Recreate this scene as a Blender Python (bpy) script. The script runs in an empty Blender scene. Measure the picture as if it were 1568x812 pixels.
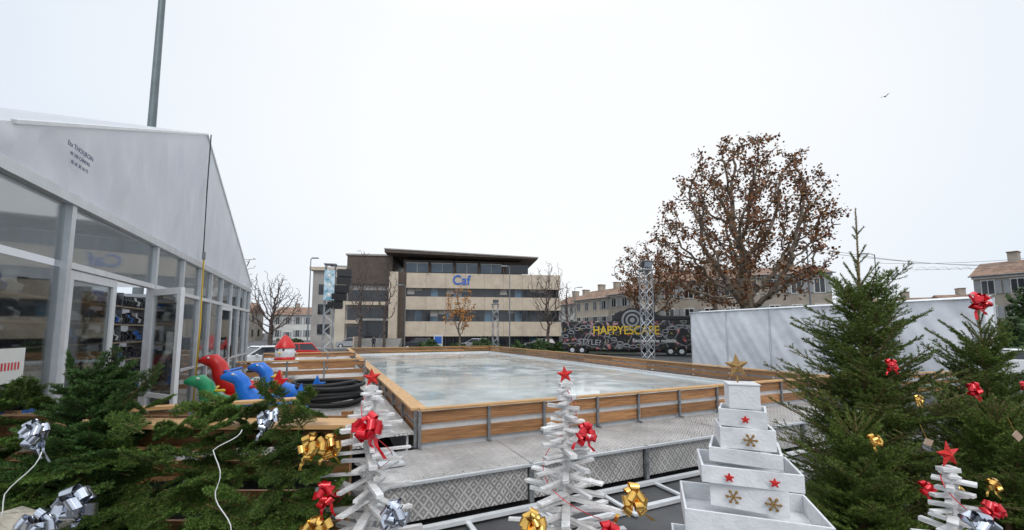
import bpy, math, random
import numpy as np
from mathutils import Vector, Matrix, Euler
random.seed(7)
S=bpy.context.scene
TH=math.atan2(.416,.909)
def W(v,u,z=0): return (v*.909-u*.416, v*.416+u*.909, z)

# ------------------------------------------------------------------ materials
def mat(name,col,rough=.6,metal=0,var=.2,scale=3,bump=0,bscale=30,stretch=(1,1,1),island=0,col2=None,spec=.5,coat=0,transl=0):
    m=bpy.data.materials.new(name); m.use_nodes=True; nt=m.node_tree; n=nt.nodes; l=nt.links
    p=n['Principled BSDF']; p.inputs['Roughness'].default_value=rough; p.inputs['Metallic'].default_value=metal
    p.inputs['Specular IOR Level'].default_value=spec; p.inputs['Coat Weight'].default_value=coat
    tc=n.new('ShaderNodeTexCoord'); mp=n.new('ShaderNodeMapping'); mp.inputs['Scale'].default_value=stretch
    l.new(tc.outputs['Object'],mp.inputs[0])
    nz=n.new('ShaderNodeTexNoise'); nz.inputs['Scale'].default_value=scale; nz.inputs['Detail'].default_value=7; nz.inputs['Roughness'].default_value=.62
    l.new(mp.outputs[0],nz.inputs['Vector'])
    r=n.new('ShaderNodeValToRGB'); r.color_ramp.elements[0].position=.33; r.color_ramp.elements[1].position=.67
    c2=col2 if col2 else tuple(min(1,c*(1+var)) for c in col)
    r.color_ramp.elements[0].color=(*[c*(1-var) for c in col],1); r.color_ramp.elements[1].color=(*c2,1)
    l.new(nz.outputs['Fac'],r.inputs[0]); out=r.outputs[0]
    if island:
        g=n.new('ShaderNodeNewGeometry'); mr=n.new('ShaderNodeMapRange')
        mr.inputs['To Min'].default_value=1-island; mr.inputs['To Max'].default_value=1+island
        l.new(g.outputs['Random Per Island'],mr.inputs['Value'])
        h=n.new('ShaderNodeHueSaturation'); l.new(mr.outputs[0],h.inputs['Value']); l.new(out,h.inputs['Color']); out=h.outputs[0]
    l.new(out,p.inputs['Base Color'])
    if bump:
        n2=n.new('ShaderNodeTexNoise'); n2.inputs['Scale'].default_value=bscale; n2.inputs['Detail'].default_value=5
        l.new(mp.outputs[0],n2.inputs['Vector'])
        b=n.new('ShaderNodeBump'); b.inputs['Strength'].default_value=bump; b.inputs['Distance'].default_value=.02
        l.new(n2.outputs['Fac'],b.inputs['Height']); l.new(b.outputs[0],p.inputs['Normal'])
    if transl:
        t=n.new('ShaderNodeBsdfTranslucent'); t.inputs[0].default_value=(*c2,1); x=n.new('ShaderNodeMixShader'); x.inputs[0].default_value=transl
        l.new(p.outputs[0],x.inputs[1]); l.new(t.outputs[0],x.inputs[2]); l.new(x.outputs[0],n['Material Output'].inputs[0])
    return m
def leafmat(name,cols,rough=.55,lo=.6,hi=1.35):
    m=bpy.data.materials.new(name); m.use_nodes=True; n=m.node_tree.nodes; l=m.node_tree.links
    p=n['Principled BSDF']; p.inputs['Roughness'].default_value=rough; p.inputs['Specular IOR Level'].default_value=.25
    g=n.new('ShaderNodeNewGeometry'); r=n.new('ShaderNodeValToRGB'); r.color_ramp.elements[0].color=(*cols[0],1)
    r.color_ramp.elements[1].color=(*cols[-1],1)
    for i,c in enumerate(cols[1:-1]):
        e=r.color_ramp.elements.new((i+1)/(len(cols)-1)); e.color=(*c,1)
    l.new(g.outputs['Random Per Island'],r.inputs[0]); 
    tc=n.new('ShaderNodeTexCoord'); nz=n.new('ShaderNodeTexNoise'); nz.inputs['Scale'].default_value=2.2
    l.new(tc.outputs['Object'],nz.inputs['Vector'])
    mr=n.new('ShaderNodeMapRange'); mr.inputs['From Min'].default_value=.3; mr.inputs['From Max'].default_value=.7
    mr.inputs['To Min'].default_value=lo; mr.inputs['To Max'].default_value=hi; l.new(nz.outputs['Fac'],mr.inputs['Value'])
    h=n.new('ShaderNodeHueSaturation'); l.new(mr.outputs[0],h.inputs['Value']); l.new(r.outputs[0],h.inputs['Color'])
    l.new(h.outputs[0],p.inputs['Base Color'])
    return m
def glassmat(name,tint=(.90,.93,.93),base=.01):
    m=bpy.data.materials.new(name); m.use_nodes=True; n=m.node_tree.nodes; l=m.node_tree.links
    n.remove(n['Principled BSDF']); o=n['Material Output']
    t=n.new('ShaderNodeBsdfTransparent'); t.inputs[0].default_value=(*tint,1)
    g=n.new('ShaderNodeBsdfGlossy'); g.inputs['Roughness'].default_value=.03
    f=n.new('ShaderNodeFresnel'); f.inputs[0].default_value=1.4
    a=n.new('ShaderNodeMath'); a.operation='MULTIPLY_ADD'; a.inputs[1].default_value=.8; a.inputs[2].default_value=base
    l.new(f.outputs[0],a.inputs[0]); x=n.new('ShaderNodeMixShader')
    l.new(a.outputs[0],x.inputs[0]); l.new(t.outputs[0],x.inputs[1]); l.new(g.outputs[0],x.inputs[2]); l.new(x.outputs[0],o.inputs[0])
    return m
def diamondmat(name):
    m=mat(name,(.50,.48,.46),rough=.42,metal=.3,var=.25,scale=2)
    n=m.node_tree.nodes; l=m.node_tree.links; p=n['Principled BSDF']
    tc=n.new('ShaderNodeTexCoord')
    ck=n.new('ShaderNodeTexChecker'); ck.inputs['Scale'].default_value=14
    hs=[]
    mp0=n.new('ShaderNodeMapping'); mp0.inputs['Location'].default_value=(.013,.017,.011); l.new(tc.outputs['Object'],mp0.inputs[0]); l.new(mp0.outputs[0],ck.inputs['Vector'])
    for s in (1,-1):
        w=n.new('ShaderNodeTexWave'); w.wave_type='BANDS'; w.bands_direction='X'; w.inputs['Scale'].default_value=9
        mp=n.new('ShaderNodeMapping'); mp.inputs['Rotation'].default_value=(0,s*math.radians(40),s*math.radians(45)); l.new(tc.outputs['Object'],mp.inputs[0]); l.new(mp.outputs[0],w.inputs['Vector']); hs.append(w)
    mx=n.new('ShaderNodeMix'); mx.data_type='FLOAT'
    l.new(ck.outputs['Fac'],mx.inputs[0]); l.new(hs[0].outputs['Fac'],mx.inputs[2]); l.new(hs[1].outputs['Fac'],mx.inputs[3])
    b=n.new('ShaderNodeBump'); b.inputs['Strength'].default_value=.8; b.inputs['Distance'].default_value=.012
    l.new(mx.outputs[0],b.inputs['Height']); l.new(b.outputs[0],p.inputs['Normal'])
    # grime collects between the raised treads
    lk=[k for k in l if k.to_socket==p.inputs['Base Color']][0]; src=lk.from_socket
    mr=n.new('ShaderNodeMapRange'); mr.inputs['To Min'].default_value=.62; mr.inputs['To Max'].default_value=1.25; l.new(mx.outputs[0],mr.inputs['Value'])
    h=n.new('ShaderNodeHueSaturation'); l.new(mr.outputs[0],h.inputs['Value']); l.new(src,h.inputs['Color']); l.new(h.outputs[0],p.inputs['Base Color'])
    return m

M={}
M['woodX']=mat('pine_boards_x',(.27,.12,.045),.55,var=.35,scale=5,stretch=(.5,8,9),island=.34,bump=.3,bscale=14,col2=(.42,.21,.085))
M['woodY']=mat('pine_boards_y',(.27,.12,.045),.55,var=.35,scale=5,stretch=(8,.5,9),island=.34,bump=.3,bscale=14,col2=(.42,.21,.085))
M['capX']=mat('pine_cap_x',(.48,.28,.12),.5,var=.25,scale=5,stretch=(.5,8,9),island=.22,bump=.2,bscale=14)
M['capY']=mat('pine_cap_y',(.48,.28,.12),.5,var=.25,scale=5,stretch=(8,.5,9),island=.22,bump=.2,bscale=14)
M['steel']=mat('galvanised_steel',(.24,.25,.26),.45,.6,var=.3,scale=12)
M['alu']=mat('aluminium_frame',(.62,.64,.66),.4,.35,var=.08,scale=6)
M['whitealu']=mat('white_aluminium',(.72,.73,.74),.4,.1,var=.08,scale=6)
M['diamond']=diamondmat('diamond_plate')
M['fabric']=mat('white_pvc_fabric',(.78,.80,.84),.45,var=.05,scale=1.2,bump=.5,bscale=3,stretch=(1,1,.6),col2=(.86,.87,.90),transl=.4)
M['tarp']=mat('white_tarpaulin',(.76,.78,.82),.5,var=.09,scale=1.3,bump=.6,bscale=4,col2=(.86,.88,.91))
M['whitewood']=mat('whitewashed_wood',(.64,.63,.61),.6,var=.22,scale=14,stretch=(1,1,4),island=.18,bump=.3,bscale=40,col2=(.82,.81,.80))
M['whitebox']=mat('white_painted_boxes',(.72,.73,.75),.5,var=.12,scale=7,island=.06,bump=.2,bscale=50,col2=(.84,.84,.85))
M['asphalt']=mat('asphalt',(.065,.065,.068),.85,var=.3,scale=.6,bump=.4,bscale=60,col2=(.11,.11,.112))
M['concrete']=mat('pavement_concrete',(.30,.29,.27),.8,var=.2,scale=.8,bump=.2,bscale=20)
M['grass']=mat('lawn_grass',(.05,.08,.025),.9,var=.35,scale=2,bump=.6,bscale=40)
M['beige']=mat('beige_cladding',(.54,.45,.35),.7,var=.12,scale=.8,col2=(.62,.52,.41))
M['greyconc']=mat('grey_render',(.34,.32,.30),.8,var=.15,scale=.5)
M['brown']=mat('brown_metal',(.085,.06,.045),.5,var=.2,scale=1)
M['darkglass']=mat('dark_window_glass',(.022,.027,.034),.08,var=.5,scale=.3,spec=.7)
M['bglass']=mat('blue_window_glass',(.06,.11,.16),.08,var=.5,scale=.35,spec=.8)
M['black']=mat('black_plastic',(.018,.018,.02),.45,var=.3,scale=8)
M['rubber']=mat('black_rubber',(.012,.012,.012),.6,var=.3,scale=8)
M['blue']=mat('blue_plastic',(.012,.16,.62),.3,var=.1,scale=4)
M['yellow']=mat('yellow_plastic',(.75,.50,.03),.35,var=.1,scale=4)
M['green']=mat('green_plastic',(.02,.30,.12),.35,var=.1,scale=4)
M['red']=mat('red_plastic',(.60,.015,.012),.35,var=.12,scale=5)
M['redglit']=mat('red_glitter',(.66,.02,.015),.35,.2,var=.35,scale=90,bump=.5,bscale=200)
M['redfoil']=mat('red_foil_ribbon',(.66,.008,.02),.22,.35,var=.2,scale=10,coat=.4)
M['gold']=mat('gold_foil_ribbon',(.78,.47,.12),.2,.9,var=.15,scale=10)
M['silver']=mat('silver_foil_ribbon',(.58,.61,.68),.16,.95,var=.15,scale=10)
M['goldglit']=mat('gold_glitter',(.36,.22,.08),.4,.5,var=.4,scale=120,bump=.5,bscale=220)
M['bark']=mat('bark',(.10,.078,.06),.9,var=.35,scale=4,bump=.5,bscale=12,col2=(.20,.165,.13))
M['barkp']=mat('plane_bark',(.12,.085,.06),.9,var=.4,scale=2,bump=.5,bscale=8,col2=(.26,.21,.16))
M['twig']=mat('bare_twigs',(.10,.075,.065),.9,var=.2,scale=2)
M['stem']=mat('fir_stem',(.20,.13,.06),.85,var=.3,scale=10)
M['needle']=leafmat('fir_needles',[(.03,.065,.014),(.055,.115,.02),(.10,.175,.03),(.16,.24,.05)],lo=.6,hi=1.35)
M['needle2']=leafmat('fir_needles_dark',[(.02,.055,.016),(.04,.10,.025),(.07,.15,.035),(.11,.20,.05)],lo=.7,hi=1.3)
M['needle3']=leafmat('spruce_needles_olive',[(.04,.07,.013),(.07,.12,.02),(.115,.175,.03),(.18,.24,.05)],lo=.65,hi=1.4)
M['pleaf']=leafmat('plane_leaves',[(.10,.035,.015),(.17,.06,.025),(.24,.09,.03),(.16,.08,.03),(.26,.16,.07)])
M['oleaf']=leafmat('orange_leaves',[(.42,.16,.03),(.55,.26,.05),(.35,.12,.03)])
M['hleaf']=leafmat('hedge_leaves',[(.02,.04,.014),(.04,.075,.02),(.06,.10,.03)])
M['tile']=mat('clay_tiles',(.20,.115,.075),.85,var=.35,scale=1.2,bump=.6,bscale=10,col2=(.33,.21,.15))
M['cream']=mat('cream_render',(.54,.48,.39),.85,var=.12,scale=.5)
M['whiter']=mat('white_render',(.64,.63,.60),.85,var=.1,scale=.5)
M['stone']=mat('old_stone',(.36,.315,.26),.85,var=.22,scale=.7,bump=.3,bscale=5)
M['shut']=mat('grey_shutters',(.30,.31,.32),.6,var=.15,scale=2)
M['carwhite']=mat('white_car_paint',(.78,.79,.80),.25,var=.03,scale=1,coat=.6)
M['cardark']=mat('dark_car_paint',(.03,.035,.045),.25,var=.1,scale=1,coat=.6)
M['cargrey']=mat('silver_car_paint',(.38,.39,.41),.3,.3,var=.05,scale=1,coat=.6)
M['lamp']=mat('lamp_grey_paint',(.20,.22,.23),.45,.3,var=.1,scale=2)
M['poleblue']=mat('weathered_zinc_pole',(.16,.19,.20),.5,.4,var=.15,scale=1.5)
M['signblue']=mat('blue_lettering',(.03,.13,.50),.4,var=.05,scale=1)
M['ink']=mat('blue_black_ink',(.10,.12,.20),.6,var=.3,scale=8)
M['skin']=mat('skin',(.50,.32,.24),.6,var=.05,scale=5)
M['cloth']=mat('dark_clothes',(.03,.03,.045),.85,var=.2,scale=8)
M['cable']=mat('white_cable',(.70,.70,.68),.5,var=.05,scale=3)
M['paper']=mat('paper',(.75,.74,.70),.7,var=.04,scale=4)
M['kraft']=mat('kraft_tag',(.50,.36,.26),.7,var=.15,scale=9)
M['floorin']=mat('tent_floor',(.30,.20,.12),.6,var=.3,scale=3)
M['shelf']=mat('shelf_wood',(.44,.33,.22),.6,var=.25,scale=4)
M['limestone']=mat('pale_stone',(.42,.38,.31),.9,var=.3,scale=5,bump=.9,bscale=14)
M['glass']=glassmat('tent_glass')
M['cyan']=mat('cyan_banner',(.05,.35,.55),.6,var=.4,scale=3,col2=(.65,.75,.8))
ice=mat('wet_ice',(.46,.52,.52),.1,var=.2,scale=.45,col2=(.66,.71,.71),spec=.85); M['ice']=ice
n=ice.node_tree.nodes; l=ice.node_tree.links
z1=n.new('ShaderNodeTexNoise'); z1.inputs['Scale'].default_value=.7; z1.inputs['Detail'].default_value=8; z1.inputs['Distortion'].default_value=1.2
r1=n.new('ShaderNodeMapRange'); r1.inputs['From Min'].default_value=.42; r1.inputs['From Max'].default_value=.62; r1.inputs['To Min'].default_value=.02; r1.inputs['To Max'].default_value=.22
tc=n.new('ShaderNodeTexCoord'); l.new(tc.outputs['Object'],z1.inputs['Vector']); l.new(z1.outputs['Fac'],r1.inputs['Value']); l.new(r1.outputs[0],n['Principled BSDF'].inputs['Roughness'])
z2=n.new('ShaderNodeTexNoise'); z2.inputs['Scale'].default_value=2; z2.inputs['Detail'].default_value=3; l.new(tc.outputs['Object'],z2.inputs['Vector'])
bb=n.new('ShaderNodeBump'); bb.inputs['Strength'].default_value=.035; bb.inputs['Distance'].default_value=.02; l.new(z2.outputs['Fac'],bb.inputs['Height']); l.new(bb.outputs[0],n['Principled BSDF'].inputs['Normal'])
def graffiti():
    m=mat('graffiti_wrap',(.02,.02,.022),.4,var=.1); n=m.node_tree.nodes; l=m.node_tree.links; p=n['Principled BSDF']
    tc=n.new('ShaderNodeTexCoord'); v=n.new('ShaderNodeTexVoronoi'); v.feature='DISTANCE_TO_EDGE'; v.inputs['Scale'].default_value=1.1
    nz=n.new('ShaderNodeTexNoise'); nz.inputs['Scale'].default_value=1.4; nz.inputs['Detail'].default_value=4
    mx=n.new('ShaderNodeMix'); mx.data_type='VECTOR'; mx.inputs[0].default_value=.4
    l.new(tc.outputs['Object'],nz.inputs['Vector']); l.new(tc.outputs['Object'],mx.inputs[4]); l.new(nz.outputs['Color'],mx.inputs[5]); l.new(mx.outputs[1],v.inputs['Vector'])
    r=n.new('ShaderNodeValToRGB'); e=r.color_ramp.elements; e[0].position=.0; e[0].color=(.25,.25,.25,1); e[1].position=.04; e[1].color=(.012,.012,.014,1)
    l.new(v.outputs['Distance'],r.inputs[0])
    n2=n.new('ShaderNodeTexNoise'); n2.inputs['Scale'].default_value=1.7; n2.inputs['Detail'].default_value=5; l.new(tc.outputs['Object'],n2.inputs['Vector'])
    r2=n.new('ShaderNodeValToRGB'); r2.color_ramp.interpolation='CONSTANT'; e=r2.color_ramp.elements; e[0].color=(.22,.16,.02,1); e[1].position=.36; e[1].color=(0,0,0,1)
    for q,c in ((.56,(.05,.05,.06,1)),(.60,(0,0,0,1)),(.62,(.42,.04,.02,1)),(.66,(.45,.45,.45,1)),(.69,(.02,.10,.25,1))):
        x=e.new(q); x.color=c
    l.new(n2.outputs['Fac'],r2.inputs[0])
    a=n.new('ShaderNodeMix'); a.data_type='RGBA'; a.blend_type='ADD'; a.inputs[0].default_value=1
    l.new(r.outputs[0],a.inputs[6]); l.new(r2.outputs[0],a.inputs[7]); l.new(a.outputs[2],p.inputs['Base Color'])
    return m
M['graf']=graffiti()

# ------------------------------------------------------------------ builder
def addmesh(name,vs,fs,mats,mi=None,smooth=None,parent=None):
    me=bpy.data.meshes.new(name); me.from_pydata(vs,[],fs)
    for m in mats: me.materials.append(M[m])
    if mi: me.polygons.foreach_set('material_index',mi)
    if smooth: me.polygons.foreach_set('use_smooth',smooth)
    me.update(); o=bpy.data.objects.new(name,me); S.collection.objects.link(o)
    if parent: o.parent=parent
    return o
class B:
    def __init__(s,name,loc=(0,0,0),rz=0,bev=0):
        s.name=name; s.loc=loc; s.rz=rz; s.bev=bev; s.parts={}; s.cur='body'; s.extra=[]
    def part(s,n): s.cur=n; return s
    def add(s,vs,fs,m,smooth=False):
        P=s.parts.setdefault(s.cur,dict(v=[],f=[],m=[],mats=[],s=[]))
        o=len(P['v']); P['v']+= [tuple(v) for v in vs]
        if m not in P['mats']: P['mats'].append(m)
        k=P['mats'].index(m)
        for f in fs: P['f'].append(tuple(i+o for i in f)); P['m'].append(k); P['s'].append(smooth)
    def box(s,c,d,m,rz=0,R=None,top=1):
        x,y,z=[a/2 for a in d]; R=R or Matrix.Rotation(rz,3,'Z'); c=Vector(c)
        vs=[]
        for sz in (-1,1):
            t=top if sz>0 else 1
            for sx,sy in ((-1,-1),(1,-1),(1,1),(-1,1)): vs.append(c+R@Vector((sx*x*t,sy*y*t,sz*z)))
        s.add(vs,[(3,2,1,0),(4,5,6,7),(0,1,5,4),(1,2,6,5),(2,3,7,6),(3,0,4,7)],m)
    def bx(s,x0,x1,y0,y1,z0,z1,m): s.box(((x0+x1)/2,(y0+y1)/2,(z0+z1)/2),(x1-x0,y1-y0,z1-z0),m)
    def beam(s,a,b,w,h,m):
        a=Vector(a); b=Vector(b); d=b-a; R=d.to_track_quat('X','Z').to_matrix(); s.box((a+b)/2,(d.length,w,h),m,R=R)
    def cyl(s,a,b,r1,r2,m,n=10,smooth=True):
        a=Vector(a); b=Vector(b); q=(b-a).to_track_quat('Z','Y').to_matrix(); vs=[]
        for p,r in ((a,r1),(b,r2)):
            for i in range(n): t=2*math.pi*i/n; vs.append(p+q@Vector((r*math.cos(t),r*math.sin(t),0)))
        s.add(vs,[(i,(i+1)%n,n+(i+1)%n,n+i) for i in range(n)],m,smooth)
        s.add(vs[:n],[tuple(range(n-1,-1,-1))],m); s.add(vs[n:],[tuple(range(n))],m)
    def tube(s,pts,r,m,n=6):
        pts=[Vector(p) for p in pts]; vs=[]; k=len(pts)
        for i,p in enumerate(pts):
            d=pts[min(i+1,k-1)]-pts[max(i-1,0)]; q=d.to_track_quat('Z','Y').to_matrix()
            rr=r[i] if isinstance(r,(list,tuple)) else r
            for j in range(n): t=2*math.pi*j/n; vs.append(p+q@Vector((rr*math.cos(t),rr*math.sin(t),0)))
        fs=[(i*n+j,i*n+(j+1)%n,(i+1)*n+(j+1)%n,(i+1)*n+j) for i in range(k-1) for j in range(n)]
        fs.append(tuple(range(n-1,-1,-1))); fs.append(tuple(range((k-1)*n,k*n)))
        s.add(vs,fs,m,True)
    def prism(s,poly,y0,y1,m,R=None,c=(0,0,0)):
        n=len(poly); R=R or Matrix.Identity(3); c=Vector(c)
        vs=[c+R@Vector((x,y0,z)) for x,z in poly]+[c+R@Vector((x,y1,z)) for x,z in poly]
        s.add(vs,[tuple(range(n)),tuple(range(2*n-1,n-1,-1))]+[((i+1)%n,i,n+i,n+(i+1)%n) for i in range(n)],m)
    def lathe(s,prof,m,c=(0,0,0),n=14,R=None):
        R=R or Matrix.Identity(3); c=Vector(c); vs=[]
        for r,z in prof:
            for j in range(n): t=2*math.pi*j/n; vs.append(c+R@Vector((r*math.cos(t),r*math.sin(t),z)))
        k=len(prof); s.add(vs,[(i*n+j,i*n+(j+1)%n,(i+1)*n+(j+1)%n,(i+1)*n+j) for i in range(k-1) for j in range(n)],m,True)
    def grid(s,o,a,b,na,nb,m,disp=None,smooth=True):
        o=Vector(o);a=Vector(a);b=Vector(b);nn=a.cross(b).normalized(); vs=[]
        for i in range(na+1):
            for j in range(nb+1):
                p=o+a*(i/na)+b*(j/nb)
                if disp: p=p+nn*disp(i/na,j/nb)
                vs.append(p)
        s.add(vs,[(i*(nb+1)+j,(i+1)*(nb+1)+j,(i+1)*(nb+1)+j+1,i*(nb+1)+j+1) for i in range(na) for j in range(nb)],m,smooth)
    def star(s,c,r,m,face=(0,-1,0),th=.25,rot=0,pts=5,inner=.42):
        c=Vector(c); q=Vector(face).to_track_quat('Z','Y').to_matrix(); vs=[]
        for i in range(2*pts):
            t=math.pi/2+rot+math.pi*i/pts; rr=r if i%2==0 else r*inner; vs.append(c+q@Vector((rr*math.cos(t),rr*math.sin(t),0)))
        vs.append(c+q@Vector((0,0,r*th))); vs.append(c+q@Vector((0,0,-r*th))); k=2*pts
        s.add(vs,[(i,(i+1)%k,k) for i in range(k)]+[((i+1)%k,i,k+1) for i in range(k)],m)
    def bow(s,c,size,m,face=(0,-1,.2),loops=12,tails=2):
        c=Vector(c); F=Vector(face).normalized(); q=F.to_track_quat('Z','Y').to_matrix(); size*=.9
        for k in range(loops):
            az=2*math.pi*k/loops*2.618+random.uniform(-.3,.3); el=[.1,.55,.95][k%3]+random.uniform(-.15,.15)
            d=q@Vector((math.cos(az)*math.cos(el),math.sin(az)*math.cos(el),math.sin(el)))
            lat=q@Vector((-math.sin(az),math.cos(az),0)); up=d.cross(lat)
            L=size*random.uniform(.75,1.15); w=size*.30; vs=[]; N=10; tw0=random.uniform(-.5,.5)
            for i in range(N+1):
                t=i/N; p=c+d*L*math.sin(math.pi*t)+up*size*.30*math.sin(2*math.pi*t)
                ww=(lat+up*tw0*math.sin(math.pi*t))*w*(.25+.75*math.sin(math.pi*t)); vs+= [p-ww,p+ww]
            s.add(vs,[(2*i,2*i+1,2*i+3,2*i+2) for i in range(N)],m,True)
        for k in range(tails):
            a=random.uniform(-1,1); vs=[]; N=8; LL=random.uniform(1.2,2.1)
            for i in range(N+1):
                t=i/N; p=c+Vector((a*size*1.4*t+.1*size*math.sin(7*t),-.2*size*t,-size*LL*t+.1*size*math.sin(9*t+k))); vs+=[p+Vector((-size*.13,0,0)),p+Vector((size*.13,0.08*size*math.sin(6*t),0))]
            s.add(vs,[(2*i,2*i+1,2*i+3,2*i+2) for i in range(N)],m,True)
    def text(s,body,loc,size,m,rot,ext=.01,align='CENTER',name='lettering',sx=1):
        cu=bpy.data.curves.new(name,'FONT'); cu.body=body; cu.size=size; cu.extrude=ext; cu.align_x=align; cu.align_y='CENTER'; cu.materials.append(M[m]); cu.offset=size*.012
        o=bpy.data.objects.new(name,cu); o.location=loc; o.rotation_euler=rot; o.scale=(sx,1,1); S.collection.objects.link(o); s.extra.append(o)
    def build(s):
        if len(s.parts)==1 and not s.extra:
            P=list(s.parts.values())[0]; r=addmesh(s.name,P['v'],P['f'],P['mats'],P['m'],P['s']); obs=[r]
        else:
            r=bpy.data.objects.new(s.name,None); S.collection.objects.link(r); obs=[]
            for k,P in s.parts.items(): obs.append(addmesh(k,P['v'],P['f'],P['mats'],P['m'],P['s'],r))
            for o in s.extra: o.parent=r
        r.location=s.loc; r.rotation_euler=(0,0,s.rz)
        if s.bev:
            for o in obs:
                b=o.modifiers.new('b','BEVEL'); b.width=s.bev; b.segments=2; b.limit_method='ANGLE'
        return r
def npmesh(name,V,F,mats,mi,parent=None,smooth=False):
    me=bpy.data.meshes.new(name); me.vertices.add(len(V)); me.vertices.foreach_set('co',V.astype(np.float32).ravel())
    nl=sum(f.size for f in F); me.loops.add(nl); npol=sum(len(f) for f in F); me.polygons.add(npol)
    me.loops.foreach_set('vertex_index',np.concatenate([f.ravel() for f in F]).astype(np.int32))
    st=[];o=0
    for f in F:
        st.append(o+np.arange(len(f))*f.shape[1]); o+=f.size
    me.polygons.foreach_set('loop_start',np.concatenate(st).astype(np.int32))
    me.polygons.foreach_set('material_index',np.concatenate([np.full(len(f),k) for f,k in zip(F,mi)]).astype(np.int32))
    for m in mats: me.materials.append(M[m])
    me.update(calc_edges=True); me.validate()
    o=bpy.data.objects.new(name,me); S.collection.objects.link(o)
    if parent: o.parent=parent
    return o

# ------------------------------------------------------------------ deciduous trees (space colonisation)
def tree(name,base,h0,cz,rad,natt,step,kill,tr,r0,bark,leaf=None,lsz=.2,nleaf=0,seed=1,lean=(0,0),shape=None,leafprob=1.0,drop=0,pear=0):
    g=np.random.default_rng(seed)
    P=g.normal(size=(natt*3,3)); P/=np.linalg.norm(P,axis=1)[:,None]; P*=g.random((natt*3,1))**(1/2.2)
    P=P[:natt]; P[:,:2]*=(1-pear*P[:,2])[:,None]
    A=P*np.array(rad)+np.array([lean[0],lean[1],cz])
    ph=g.random(3)*6
    an=np.arctan2(A[:,1],A[:,0]); rr=np.sqrt(((A-np.array([lean[0],lean[1],cz]))**2/np.array(rad)**2).sum(1))
    lim=.88+.14*np.sin(3*an+ph[0])*np.cos(A[:,2]/rad[2]*3+ph[1])+.07*np.sin(7*an+ph[2])+pear*.4
    A=A[rr<lim]
    nodes=[np.array([0,0,z]) for z in np.arange(0,h0+.01,step)]; par=[-1]+list(range(len(nodes)-1))
    N=np.array(nodes); nd=np.full(len(A),1e9); ni=np.zeros(len(A),int)
    def upd(new,off):
        nonlocal nd,ni
        for s0 in range(0,len(new),200):
            D=np.linalg.norm(A[:,None]-new[None,s0:s0+200],axis=2); k=D.argmin(1); d=D[np.arange(len(A)),k]; m=d<nd
            nd=np.where(m,d,nd); ni=np.where(m,k+off+s0,ni)
    upd(N[-3:],len(N)-3); par=list(par); cc={}
    for it in range(160):
        if len(A)==0 or len(N)>9000: break
        D=A-N[ni]; D/=np.linalg.norm(D,axis=1)[:,None]+1e-9
        u,inv=np.unique(ni,return_inverse=True); sm=np.zeros((len(u),3)); np.add.at(sm,inv,D)
        keep=[i for i in range(len(u)) if cc.get(u[i],0)<3]
        if not keep: break
        u=u[keep]; sm=sm[keep]; sm/=np.linalg.norm(sm,axis=1)[:,None]+1e-9; sm+=g.normal(size=sm.shape)*.22; sm/=np.linalg.norm(sm,axis=1)[:,None]
        new=N[u]+sm*step
        for q in u: cc[q]=cc.get(q,0)+1
        off=len(N); N=np.vstack([N,new]); par+=list(u); upd(new,off)
        k=nd>kill; A=A[k]; nd=nd[k]; ni=ni[k]
    n=len(N); par=np.array(par); r=np.zeros(n)
    for i in range(n-1,-1,-1):
        if r[i]==0: r[i]=1.0
        else: r[i]=r[i]**(1/2.2)
        if par[i]>=0: r[par[i]]+=r[i]**2.2
    R=r0*(r/1.0)**(math.log(tr/r0)/math.log(max(r.max(),2)))
    R[:3]*=np.array([1.3,1.12,1.04])
    c=np.arange(1,n); p=par[1:]; a=N[p]; b=N[c]; d=b-a; d/=np.linalg.norm(d,axis=1)[:,None]+1e-9
    ref=np.where(np.abs(d[:,2:3])>.9,np.array([[1,0,0]]),np.array([[0,0,1]])); x=np.cross(d,ref); x/=np.linalg.norm(x,axis=1)[:,None]; y=np.cross(d,x)
    K=6; t=np.arange(K)*2*np.pi/K; ring=x[:,None]*np.cos(t)[None,:,None]+y[:,None]*np.sin(t)[None,:,None]
    ra=np.minimum(R[p],R[c]*1.5)
    V=np.concatenate([a[:,None]+ring*ra[:,None,None],b[:,None]+ring*R[c][:,None,None]],1).reshape(-1,3)
    o=(np.arange(n-1)*2*K)[:,None]; F=[]
    for j in range(K): F.append(np.concatenate([o+j,o+(j+1)%K,o+K+(j+1)%K,o+K+j],1))
    F=[np.concatenate(F)]; mats=[bark]; mi=[0]
    if nleaf:
        tips=np.where(R<r0*2.4)[0]; cl=g.random(n)<leafprob; tips=tips[cl[tips]]
        q=g.choice(tips,nleaf); C=N[q]+g.normal(size=(nleaf,3))*step*.45; C[:,2]-=.1*step
        e1=g.normal(size=(nleaf,3)); e1/=np.linalg.norm(e1,axis=1)[:,None]; e2=np.cross(e1,g.normal(size=(nleaf,3))); e2/=np.linalg.norm(e2,axis=1)[:,None]
        s=lsz*(.5+.8*g.random((nleaf,1)))*.5
        L=np.stack([C-e1*s,C-e2*s*.75+e1*s*.1,C+e1*s*1.1,C+e2*s*.75],1).reshape(-1,3)
        f=len(V)+np.arange(nleaf*4).reshape(-1,4); V=np.vstack([V,L]); F.append(f); mats.append(leaf); mi.append(1)
    ob=npmesh(name,V,F,mats,mi); ob.location=base; return ob

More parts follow.
